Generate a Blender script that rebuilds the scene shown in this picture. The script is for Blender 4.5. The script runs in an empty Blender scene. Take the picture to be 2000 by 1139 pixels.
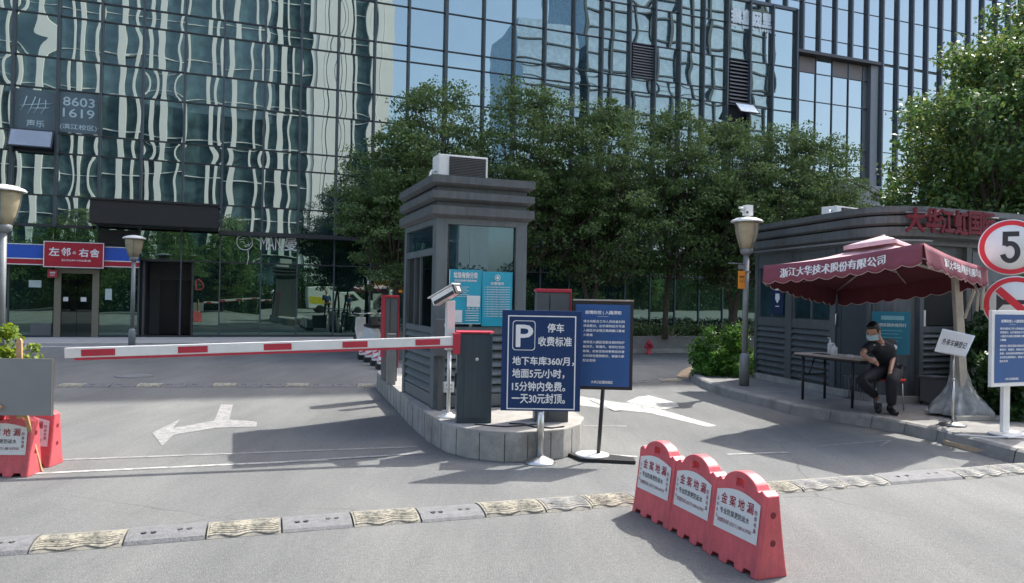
import bpy, bmesh, math, random
import numpy as np
from mathutils import Vector, Matrix

random.seed(7)
RNG = np.random.RandomState(11)
scene = bpy.context.scene
COL = scene.collection
R = math.radians

# ------------------------------------------------------------------ camera
PITCH, ROLL, FPX, CAMZ = 0.0075, 0.019, 1450.0, 1.6
cam_data = bpy.data.cameras.new('camera')
cam_data.sensor_width = 36.0
cam_data.lens = FPX / 2000.0 * 36.0
cam_data.clip_start = 0.05
cam_data.clip_end = 3000.0
cam = bpy.data.objects.new('camera', cam_data)
COL.objects.link(cam)
cam.matrix_world = (Matrix.Translation((0, 0, CAMZ)) @ Matrix.Rotation(math.pi / 2 + PITCH, 4, 'X')
                    @ Matrix.Rotation(ROLL, 4, 'Z'))
scene.camera = cam

# ------------------------------------------------------------------ light
SUN = Vector((0.53, 0.56, 1.0)).normalized()
elev = math.asin(SUN.z)
azim = math.atan2(SUN.x, SUN.y)
world = bpy.data.worlds.new('World')
scene.world = world
world.use_nodes = True
wn, wl = world.node_tree.nodes, world.node_tree.links
wn.clear()
sky = wn.new('ShaderNodeTexSky')
sky.sky_type = 'NISHITA'
sky.sun_disc = False
sky.sun_elevation = elev
sky.sun_rotation = azim
sky.air_density = 1.0
sky.dust_density = 3.5
sky.ozone_density = 0.35
bg = wn.new('ShaderNodeBackground')
bg.inputs['Strength'].default_value = 0.15
wo = wn.new('ShaderNodeOutputWorld')
wl.new(sky.outputs[0], bg.inputs[0])
wl.new(bg.outputs[0], wo.inputs[0])
sun_d = bpy.data.lights.new('sun', 'SUN')
sun_d.energy = 2.15
sun_d.angle = R(0.5)
sun_d.color = (1.0, 0.965, 0.90)
sun_o = bpy.data.objects.new('sun', sun_d)
sun_o.rotation_euler = SUN.to_track_quat('Z', 'Y').to_euler()
sun_o.location = (10, 10, 80)
COL.objects.link(sun_o)
scene.view_settings.view_transform = 'Standard'
scene.view_settings.look = 'None'
scene.view_settings.gamma = 1.0
scene.view_settings.exposure = 1.78
scene.cycles.max_bounces = 7
scene.cycles.diffuse_bounces = 3
scene.cycles.glossy_bounces = 4
scene.cycles.transparent_max_bounces = 8
scene.cycles.caustics_reflective = False
scene.cycles.caustics_refractive = False

# ------------------------------------------------------------------ placing
TH = 0.36                                   # the street grid is turned this much from the view
A = Vector((math.cos(TH), math.sin(TH), 0))
N = Vector((math.sin(TH), -math.cos(TH), 0))
D_MAIN, D_TOWER = 25.5, 32.0


def ray(px, py):
    x = (px - 1000.0) / FPX
    y = -(py - 569.5) / FPX
    c, s = math.cos(ROLL), math.sin(ROLL)
    xr, yr = x * c - y * s, x * s + y * c
    cp, sp = math.cos(PITCH), math.sin(PITCH)
    return Vector((xr, cp - sp * yr, sp + cp * yr))


def gp(px, py, z=0.0):
    r = ray(px, py)
    t = (z - CAMZ) / r.z
    return Vector((r.x * t, r.y * t, z))


def at(px, py, Y):
    r = ray(px, py)
    t = Y / r.y
    return Vector((r.x * t, Y, CAMZ + r.z * t))


def fac(px, py, d=D_MAIN):
    r = ray(px, py)
    t = -d / (N.dot(r))
    p = r * t
    return A.dot(p), p.z + CAMZ


# ------------------------------------------------------------------ materials
MATS = {}


def mat(name, col, rough=0.6, metal=0.0, var=0.12, scale=6.0, bump=0.0, bscale=60.0, spec=0.5, dirt=0.0, coat=0.0, streak=0.0):
    if name in MATS:
        return MATS[name]
    m = bpy.data.materials.new(name)
    m.use_nodes = True
    nt = m.node_tree
    nd, lk = nt.nodes, nt.links
    b = nd['Principled BSDF']
    b.inputs['Roughness'].default_value = rough
    b.inputs['Metallic'].default_value = metal
    b.inputs['Specular IOR Level'].default_value = spec
    b.inputs['Coat Weight'].default_value = coat
    tc = nd.new('ShaderNodeTexCoord')
    nz = nd.new('ShaderNodeTexNoise')
    nz.inputs['Scale'].default_value = scale
    nz.inputs['Detail'].default_value = 6.0
    nz.inputs['Roughness'].default_value = 0.65
    lk.new(tc.outputs['Object'], nz.inputs['Vector'])
    rp = nd.new('ShaderNodeValToRGB')
    c = Vector(col)
    lo, hi = c * (1 - var), c * (1 + var)
    rp.color_ramp.elements[0].position = 0.3
    rp.color_ramp.elements[1].position = 0.72
    rp.color_ramp.elements[0].color = (*lo, 1)
    rp.color_ramp.elements[1].color = (*[min(1, v) for v in hi], 1)
    lk.new(nz.outputs['Fac'], rp.inputs['Fac'])
    out = rp.outputs['Color']
    if dirt > 0:
        n2 = nd.new('ShaderNodeTexNoise')
        n2.inputs['Scale'].default_value = 1.7
        n2.inputs['Detail'].default_value = 9.0
        n2.inputs['Roughness'].default_value = 0.75
        lk.new(tc.outputs['Object'], n2.inputs['Vector'])
        r2 = nd.new('ShaderNodeValToRGB')
        r2.color_ramp.elements[0].position = 0.5
        r2.color_ramp.elements[1].position = 0.7
        r2.color_ramp.elements[0].color = (0, 0, 0, 1)
        r2.color_ramp.elements[1].color = (dirt, dirt, dirt, 1)
        lk.new(n2.outputs['Fac'], r2.inputs['Fac'])
        mx = nd.new('ShaderNodeMixRGB')
        mx.inputs['Color2'].default_value = (0.095, 0.09, 0.08, 1)
        lk.new(r2.outputs['Color'], mx.inputs['Fac'])
        lk.new(out, mx.inputs['Color1'])
        out = mx.outputs['Color']
    if streak > 0:
        mp = nd.new('ShaderNodeMapping')
        mp.inputs['Scale'].default_value = (11, 11, 0.9)
        lk.new(tc.outputs['Object'], mp.inputs['Vector'])
        n4 = nd.new('ShaderNodeTexNoise')
        n4.inputs['Scale'].default_value = 1.6
        n4.inputs['Detail'].default_value = 7.0
        n4.inputs['Roughness'].default_value = 0.7
        lk.new(mp.outputs['Vector'], n4.inputs['Vector'])
        r4 = nd.new('ShaderNodeValToRGB')
        r4.color_ramp.elements[0].position = 0.36
        r4.color_ramp.elements[1].position = 0.72
        a_, b_ = 1 - streak, 1 + streak * 0.9
        r4.color_ramp.elements[0].color = (a_, a_, a_, 1)
        r4.color_ramp.elements[1].color = (b_, b_ * 0.99, b_ * 0.96, 1)
        lk.new(n4.outputs['Fac'], r4.inputs['Fac'])
        m4 = nd.new('ShaderNodeMixRGB')
        m4.blend_type = 'MULTIPLY'
        m4.inputs['Fac'].default_value = 1.0
        lk.new(out, m4.inputs['Color1'])
        lk.new(r4.outputs['Color'], m4.inputs['Color2'])
        out = m4.outputs['Color']
    lk.new(out, b.inputs['Base Color'])
    if bump > 0:
        n3 = nd.new('ShaderNodeTexNoise')
        n3.inputs['Scale'].default_value = bscale
        n3.inputs['Detail'].default_value = 4.0
        lk.new(tc.outputs['Object'], n3.inputs['Vector'])
        bp = nd.new('ShaderNodeBump')
        bp.inputs['Strength'].default_value = bump
        bp.inputs['Distance'].default_value = 0.01
        lk.new(n3.outputs['Fac'], bp.inputs['Height'])
        lk.new(bp.outputs['Normal'], b.inputs['Normal'])
    MATS[name] = m
    return m


def mat_asphalt():
    m = bpy.data.materials.new('asphalt')
    m.use_nodes = True
    nd, lk = m.node_tree.nodes, m.node_tree.links
    b = nd['Principled BSDF']
    b.inputs['Roughness'].default_value = 0.82
    b.inputs['Specular IOR Level'].default_value = 0.35
    tc = nd.new('ShaderNodeTexCoord')

    def noise(scale, detail, rough=0.6, vec=None):
        n = nd.new('ShaderNodeTexNoise')
        n.inputs['Scale'].default_value = scale
        n.inputs['Detail'].default_value = detail
        n.inputs['Roughness'].default_value = rough
        lk.new(vec or tc.outputs['Object'], n.inputs['Vector'])
        return n.outputs['Fac']

    def ramp(fac, p0, c0, p1, c1):
        r = nd.new('ShaderNodeValToRGB')
        r.color_ramp.elements[0].position = p0
        r.color_ramp.elements[1].position = p1
        r.color_ramp.elements[0].color = (*c0, 1)
        r.color_ramp.elements[1].color = (*c1, 1)
        lk.new(fac, r.inputs['Fac'])
        return r.outputs['Color']

    def mix(kind, fac, c1, c2):
        x = nd.new('ShaderNodeMixRGB')
        x.blend_type = kind
        if isinstance(fac, float):
            x.inputs['Fac'].default_value = fac
        else:
            lk.new(fac, x.inputs['Fac'])
        for k, c in (('Color1', c1), ('Color2', c2)):
            if isinstance(c, tuple):
                x.inputs[k].default_value = (*c, 1)
            else:
                lk.new(c, x.inputs[k])
        return x.outputs['Color']
    base = ramp(noise(0.35, 6, 0.6), 0.3, (0.152, 0.156, 0.156), 0.7, (0.208, 0.212, 0.206))
    mp = nd.new('ShaderNodeMapping')
    mp.inputs['Rotation'].default_value = (0, 0, -TH)
    mp.inputs['Scale'].default_value = (2.2, 0.35, 1)
    lk.new(tc.outputs['Object'], mp.inputs['Vector'])
    streak = ramp(noise(1.1, 7, 0.7, mp.outputs['Vector']), 0.35, (0.82, 0.82, 0.83), 0.75, (1.1, 1.1, 1.09))
    base = mix('MULTIPLY', 1.0, base, streak)
    grain = ramp(noise(95, 3, 0.7), 0.3, (0.55, 0.56, 0.57), 0.72, (1.36, 1.36, 1.33))
    base = mix('MULTIPLY', 0.85, base, grain)
    mott = ramp(noise(26, 5, 0.8), 0.3, (0.80, 0.80, 0.81), 0.7, (1.17, 1.17, 1.16))
    base = mix('MULTIPLY', 1.0, base, mott)
    stone = ramp(noise(62, 2, 0.5), 0.64, (0, 0, 0), 0.70, (0.55, 0.55, 0.55))
    base = mix('MIX', stone, base, (0.30, 0.295, 0.28))
    trk = nd.new('ShaderNodeTexWave')
    trk.wave_type = 'BANDS'
    trk.bands_direction = 'X'
    trk.inputs['Scale'].default_value = 0.19
    trk.inputs['Distortion'].default_value = 2.5
    trk.inputs['Detail'].default_value = 3
    trk.inputs['Detail Scale'].default_value = 0.4
    mp2 = nd.new('ShaderNodeMapping')
    mp2.inputs['Rotation'].default_value = (0, 0, -TH)
    lk.new(tc.outputs['Object'], mp2.inputs['Vector'])
    lk.new(mp2.outputs['Vector'], trk.inputs['Vector'])
    base = mix('MULTIPLY', 1.0, base, ramp(trk.outputs['Fac'], 0.2, (0.94, 0.94, 0.942), 0.9, (1.03, 1.03, 1.02)))
    grit = ramp(noise(230, 2, 0.6), 0.66, (0, 0, 0), 0.74, (0.7, 0.7, 0.7))
    base = mix('MIX', grit, base, (0.33, 0.32, 0.30))
    pits = ramp(noise(38, 3, 0.7), 0.66, (0, 0, 0), 0.72, (0.7, 0.7, 0.7))
    base = mix('MIX', pits, base, (0.06, 0.06, 0.06))
    oil = ramp(noise(1.6, 4, 0.6), 0.68, (0, 0, 0), 0.80, (0.4, 0.4, 0.4))
    base = mix('MIX', oil, base, (0.075, 0.076, 0.08))
    # thin wandering cracks
    vo = nd.new('ShaderNodeTexVoronoi')
    vo.feature = 'DISTANCE_TO_EDGE'
    vo.inputs['Scale'].default_value = 0.32
    wv = nd.new('ShaderNodeMixRGB')
    wv.inputs['Fac'].default_value = 0.12
    nn = nd.new('ShaderNodeTexNoise')
    nn.inputs['Scale'].default_value = 2.5
    nn.inputs['Detail'].default_value = 6
    lk.new(tc.outputs['Object'], nn.inputs['Vector'])
    lk.new(tc.outputs['Object'], wv.inputs['Color1'])
    lk.new(nn.outputs['Color'], wv.inputs['Color2'])
    lk.new(wv.outputs['Color'], vo.inputs['Vector'])
    crack = ramp(vo.outputs['Distance'], 0.0012, (0.55, 0.55, 0.55), 0.004, (0, 0, 0))
    cm = ramp(noise(0.5, 2), 0.5, (0, 0, 0), 0.6, (1, 1, 1))
    crack = mix('MULTIPLY', 1.0, crack, cm)
    base = mix('MIX', crack, base, (0.05, 0.05, 0.05))
    lk.new(base, b.inputs['Base Color'])
    bp = nd.new('ShaderNodeBump')
    bp.inputs['Strength'].default_value = 1.0
    bp.inputs['Distance'].default_value = 0.009
    lk.new(noise(75, 5, 0.85), bp.inputs['Height'])
    lk.new(bp.outputs['Normal'], b.inputs['Normal'])
    return m


def mat_worn(name, col, under=(0.17, 0.17, 0.17), amount=0.5, scale=14.0, rough=0.7):
    """paint with patches rubbed off"""
    m = bpy.data.materials.new(name)
    m.use_nodes = True
    nd, lk = m.node_tree.nodes, m.node_tree.links
    b = nd['Principled BSDF']
    b.inputs['Roughness'].default_value = rough
    tc = nd.new('ShaderNodeTexCoord')
    n = nd.new('ShaderNodeTexNoise')
    n.inputs['Scale'].default_value = scale
    n.inputs['Detail'].default_value = 10
    n.inputs['Roughness'].default_value = 0.8
    lk.new(tc.outputs['Object'], n.inputs['Vector'])
    r = nd.new('ShaderNodeValToRGB')
    r.color_ramp.elements[0].position = 0.36 + 0.2 * amount
    r.color_ramp.elements[1].position = 0.46 + 0.2 * amount
    lk.new(n.outputs['Fac'], r.inputs['Fac'])
    x = nd.new('ShaderNodeMixRGB')
    x.inputs['Color1'].default_value = (*under, 1)
    x.inputs['Color2'].default_value = (*col, 1)
    lk.new(r.outputs['Color'], x.inputs['Fac'])
    lk.new(x.outputs['Color'], b.inputs['Base Color'])
    return m


def mat_glass(name, tint=(0.82, 0.94, 0.90), refl=0.42, deep=(0.010, 0.022, 0.024), rough=0.0):
    m = bpy.data.materials.new(name)
    m.use_nodes = True
    nd, lk = m.node_tree.nodes, m.node_tree.links
    nd.clear()
    o = nd.new('ShaderNodeOutputMaterial')
    mx = nd.new('ShaderNodeMixShader')
    df = nd.new('ShaderNodeBsdfDiffuse')
    gl = nd.new('ShaderNodeBsdfGlossy')
    gl.inputs['Roughness'].default_value = rough
    gl.inputs['Color'].default_value = (*tint, 1)
    tc = nd.new('ShaderNodeTexCoord')
    nz = nd.new('ShaderNodeTexNoise')
    nz.inputs['Scale'].default_value = 0.9
    nz.inputs['Detail'].default_value = 3
    lk.new(tc.outputs['Object'], nz.inputs['Vector'])
    rp = nd.new('ShaderNodeValToRGB')
    rp.color_ramp.elements[0].position = 0.35
    rp.color_ramp.elements[1].position = 0.7
    rp.color_ramp.elements[0].color = (*[v * 0.6 for v in deep], 1)
    rp.color_ramp.elements[1].color = (*[v * 1.7 for v in deep], 1)
    lk.new(nz.outputs['Fac'], rp.inputs['Fac'])
    lk.new(rp.outputs['Color'], df.inputs['Color'])
    lw = nd.new('ShaderNodeLayerWeight')
    lw.inputs['Blend'].default_value = 0.35
    mr = nd.new('ShaderNodeMapRange')
    mr.inputs['To Min'].default_value = refl
    mr.inputs['To Max'].default_value = 0.9
    lk.new(lw.outputs['Fresnel'], mr.inputs['Value'])
    mr.inputs['From Min'].default_value = 0.12
    lk.new(mr.outputs['Result'], mx.inputs['Fac'])
    lk.new(df.outputs[0], mx.inputs[1])
    lk.new(gl.outputs[0], mx.inputs[2])
    lk.new(mx.outputs[0], o.inputs['Surface'])
    return m


def mat_leaf(name, cols, tr=0.35):
    m = bpy.data.materials.new(name)
    m.use_nodes = True
    nd, lk = m.node_tree.nodes, m.node_tree.links
    nd.clear()
    o = nd.new('ShaderNodeOutputMaterial')
    ge = nd.new('ShaderNodeNewGeometry')
    tc = nd.new('ShaderNodeTexCoord')
    nz = nd.new('ShaderNodeTexNoise')
    nz.inputs['Scale'].default_value = 0.9
    nz.inputs['Detail'].default_value = 3
    lk.new(tc.outputs['Object'], nz.inputs['Vector'])
    ad = nd.new('ShaderNodeMath')
    ad.operation = 'ADD'
    m1 = nd.new('ShaderNodeMath')
    m1.operation = 'MULTIPLY'
    m1.inputs[1].default_value = 0.55
    lk.new(ge.outputs['Random Per Island'], m1.inputs[0])
    m2 = nd.new('ShaderNodeMath')
    m2.operation = 'MULTIPLY'
    m2.inputs[1].default_value = 0.6
    lk.new(nz.outputs['Fac'], m2.inputs[0])
    lk.new(m1.outputs[0], ad.inputs[0])
    lk.new(m2.outputs[0], ad.inputs[1])
    rp = nd.new('ShaderNodeValToRGB')
    while len(rp.color_ramp.elements) < len(cols):
        rp.color_ramp.elements.new(0.5)
    for i, c in enumerate(cols):
        rp.color_ramp.elements[i].position = 0.15 + 0.75 * i / (len(cols) - 1)
        rp.color_ramp.elements[i].color = (*c, 1)
    lk.new(ad.outputs[0], rp.inputs['Fac'])
    b = nd.new('ShaderNodeBsdfPrincipled')
    b.inputs['Roughness'].default_value = 0.5
    b.inputs['Specular IOR Level'].default_value = 0.4
    t = nd.new('ShaderNodeBsdfTranslucent')
    mx = nd.new('ShaderNodeMixShader')
    mx.inputs[0].default_value = tr
    lk.new(rp.outputs[0], b.inputs['Base Color'])
    hs = nd.new('ShaderNodeHueSaturation')
    hs.inputs['Hue'].default_value = 0.48
    hs.inputs['Value'].default_value = 1.7
    lk.new(rp.outputs[0], hs.inputs['Color'])
    lk.new(hs.outputs[0], t.inputs['Color'])
    lk.new(b.outputs[0], mx.inputs[1])
    lk.new(t.outputs[0], mx.inputs[2])
    lk.new(mx.outputs[0], o.inputs['Surface'])
    return m


M_ASPH = mat_asphalt()
M_PAVE = mat('pale_concrete', (0.30, 0.29, 0.27), 0.85, var=0.22, scale=3.0, bump=0.5, bscale=70, dirt=0.5)
M_WALK = mat('grey_paving_concrete', (0.20, 0.195, 0.185), 0.85, var=0.22, scale=3.0, bump=0.5, bscale=70, dirt=0.5)
M_WKERB = mat('grey_kerb_concrete', (0.25, 0.245, 0.23), 0.85, var=0.22, scale=4.0, bump=0.5, bscale=60, dirt=0.6)
M_KERB = mat('kerb_concrete', (0.33, 0.325, 0.30), 0.85, var=0.2, scale=4.0, bump=0.5, bscale=60, dirt=0.6)
M_PLAZA = mat('plaza_stone', (0.36, 0.36, 0.35), 0.8, var=0.12, scale=2.0, dirt=0.3)
M_LINE = mat_worn('worn_white_paint', (0.42, 0.42, 0.395), (0.20, 0.20, 0.20), 0.30, 10)
M_LINE2 = mat_worn('faded_white_paint', (0.31, 0.305, 0.295), (0.19, 0.19, 0.19), 0.42, 10)
M_GLASS = mat_glass('curtain_wall_glass', refl=0.34, deep=(0.020, 0.038, 0.042))
M_GLASSG = mat_glass('ground_floor_glass', (0.55, 0.80, 0.70), 0.26, (0.006, 0.013, 0.012))
M_GLASST = mat_glass('tower_glass', (0.84, 0.94, 0.93), 0.34, (0.02, 0.03, 0.035))
M_BOOTHG = mat_glass('booth_glass', (0.60, 0.86, 0.98), 0.12, (0.022, 0.046, 0.056))
M_MULL = mat('mullion_paint', (0.050, 0.066, 0.080), 0.45, var=0.1)
M_DARK = mat('dark_frame_paint', (0.022, 0.026, 0.030), 0.5, var=0.15)
M_BLACK = mat('black_plastic', (0.012, 0.013, 0.015), 0.5)
M_INNER = mat('dark_interior', (0.010, 0.012, 0.012), 0.9)
M_BOOTH = mat('booth_grey_paint', (0.115, 0.140, 0.150), 0.5, var=0.12, scale=3, dirt=0.28, streak=0.2)
M_GH = mat('guardhouse_grey_paint', (0.085, 0.10, 0.108), 0.55, var=0.12, scale=3, dirt=0.3, streak=0.22)
M_CORN = mat('cornice_grey_paint', (0.088, 0.100, 0.106), 0.55, var=0.16, scale=4, dirt=0.35, streak=0.25)
M_CAB = mat('cabinet_blue_grey', (0.040, 0.062, 0.078), 0.38, var=0.1, scale=2.5, dirt=0.2, streak=0.18)
M_CABG = mat('cabinet_grey', (0.10, 0.105, 0.11), 0.45, var=0.08, dirt=0.2)
M_RED = mat('red_paint', (0.44, 0.030, 0.055), 0.4, var=0.08)
M_REDP = mat('faded_red_plastic', (0.58, 0.098, 0.115), 0.5, var=0.2, scale=4, bump=0.25, bscale=35, dirt=0.35, streak=0.16)
M_WHITE = mat('white_paint', (0.72, 0.72, 0.70), 0.4, var=0.05, dirt=0.12)
M_SHEET = mat('white_sheet', (0.62, 0.62, 0.61), 0.6, var=0.05)
M_NAVY = mat('navy_sign_face', (0.016, 0.042, 0.125), 0.6, var=0.08, scale=2, spec=0.2)
M_BLUE = mat('blue_notice_face', (0.030, 0.095, 0.26), 0.5, var=0.22, scale=1.2, spec=0.3)
M_TEAL = mat('teal_poster', (0.02, 0.34, 0.47), 0.35, var=0.08, scale=3)
M_TEALD = mat('deep_teal_poster', (0.01, 0.17, 0.25), 0.35, var=0.12, scale=3)
M_STEEL = mat('brushed_steel', (0.55, 0.54, 0.52), 0.32, metal=1.0, var=0.12, scale=12)
M_GALV = mat('grey_lamp_paint', (0.20, 0.215, 0.225), 0.42, var=0.1, scale=8, dirt=0.3, streak=0.15)
M_LAMPG = mat('yellowed_lamp_glass', (0.36, 0.31, 0.20), 0.35, var=0.16, scale=9, dirt=0.2)
M_ORANGE = mat('orange_sign_face', (0.75, 0.26, 0.02), 0.45, var=0.1)
M_RUBBER = mat('rubber', (0.145, 0.147, 0.15), 0.8, var=0.25, scale=20, bump=0.6, bscale=90, dirt=0.3)
M_WOOD = mat('raw_wood', (0.50, 0.30, 0.15), 0.7, var=0.2, scale=14)
M_GREYB = mat('grey_board', (0.22, 0.225, 0.23), 0.55, var=0.08, scale=2)
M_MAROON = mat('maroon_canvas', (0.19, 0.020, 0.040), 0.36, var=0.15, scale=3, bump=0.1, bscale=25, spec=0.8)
M_GLARE = mat('sun_bleached_maroon_canvas', (0.58, 0.37, 0.39), 0.45, var=0.2, scale=4, bump=0.1, bscale=25, spec=0.7)  # pale pink puts the sun's glare into the maroon cloth colour
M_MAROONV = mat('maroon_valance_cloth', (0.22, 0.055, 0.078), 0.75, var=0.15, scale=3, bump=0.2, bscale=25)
M_BRONZE = mat('bronze_door_frame', (0.19, 0.18, 0.14), 0.4, metal=0.3, var=0.1)
M_SIGNRED = mat('shop_sign_red', (0.36, 0.012, 0.03), 0.35, var=0.08)
M_SIGNBLUE = mat('shop_sign_blue', (0.02, 0.09, 0.45), 0.35, var=0.08)
M_STONE = mat('grey_planter_stone', (0.22, 0.215, 0.21), 0.8, var=0.18, scale=3, bump=0.4, dirt=0.4)
M_SOIL = mat('dark_soil', (0.035, 0.028, 0.02), 0.95, var=0.3)
M_BARK = mat('brown_bark', (0.075, 0.060, 0.048), 0.9, var=0.35, scale=12, bump=0.8, bscale=30)
M_SKIN = mat('skin', (0.42, 0.23, 0.16), 0.5, var=0.08)
M_NAVYC = mat('black_uniform_cloth', (0.012, 0.014, 0.020), 0.85, var=0.25, scale=8, bump=0.4, bscale=30)
M_HAIR = mat('black_hair', (0.008, 0.008, 0.009), 0.5)
M_MASK = mat('pale_blue_mask', (0.40, 0.58, 0.66), 0.8, var=0.05)
M_TABLE = mat('table_laminate', (0.34, 0.29, 0.25), 0.5, var=0.1)
M_PLBAG = mat('clear_plastic_wrap', (0.27, 0.28, 0.28), 0.22, var=0.35, scale=7, bump=0.8, bscale=12)
M_CREAM = mat('cream_parasol_metal', (0.46, 0.43, 0.38), 0.45, var=0.1, dirt=0.2)
M_LETRED = mat('weathered_red_letters', (0.115, 0.012, 0.020), 0.85, var=0.2)
M_APT = mat('apartment_pale_render', (0.70, 0.72, 0.70), 0.8, var=0.05, scale=0.4)
M_APTW = mat_glass('apartment_window_glass', (0.8, 0.95, 0.95), 0.10, (0.06, 0.10, 0.108))
M_OFFG = mat_glass('far_office_glass', (0.78, 0.9, 0.98), 0.32, (0.13, 0.19, 0.23))
M_OFFF = mat('far_office_frame', (0.045, 0.06, 0.07), 0.6)
M_INK = mat('red_ink', (0.45, 0.008, 0.04), 0.6)
M_INKB = mat('black_ink', (0.03, 0.03, 0.035), 0.6)
M_FROST = mat('frosted_window_film', (0.085, 0.13, 0.155), 0.35, var=0.1, scale=2)
M_YELL = mat_worn('worn_yellow_paint', (0.50, 0.46, 0.35), (0.19, 0.18, 0.155), 0.36, 26)
M_TANR = mat_worn('rubbed_tan_rubber', (0.24, 0.225, 0.18), (0.13, 0.13, 0.125), 0.3, 14)
M_TAN = mat('tan_kerb_paint', (0.42, 0.31, 0.20), 0.8, var=0.2, dirt=0.4)

L_ZELK = mat_leaf('zelkova_leaves', [(0.028, 0.060, 0.024), (0.055, 0.110, 0.036), (0.10, 0.17, 0.05), (0.125, 0.19, 0.07)], 0.38)
L_CAMP = mat_leaf('camphor_leaves', [(0.022, 0.06, 0.02), (0.045, 0.105, 0.03), (0.075, 0.15, 0.035), (0.16, 0.19, 0.04)], 0.28)
L_BUSH = mat_leaf('hedge_leaves', [(0.025, 0.085, 0.012), (0.05, 0.15, 0.02), (0.09, 0.22, 0.03)], 0.35)
L_YEL = mat_leaf('yellow_green_leaves', [(0.06, 0.13, 0.012), (0.14, 0.22, 0.02), (0.24, 0.30, 0.03)], 0.35)
L_DARK = mat_leaf('shade_leaves', [(0.012, 0.04, 0.012), (0.025, 0.065, 0.018), (0.045, 0.10, 0.025)], 0.25)


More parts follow.
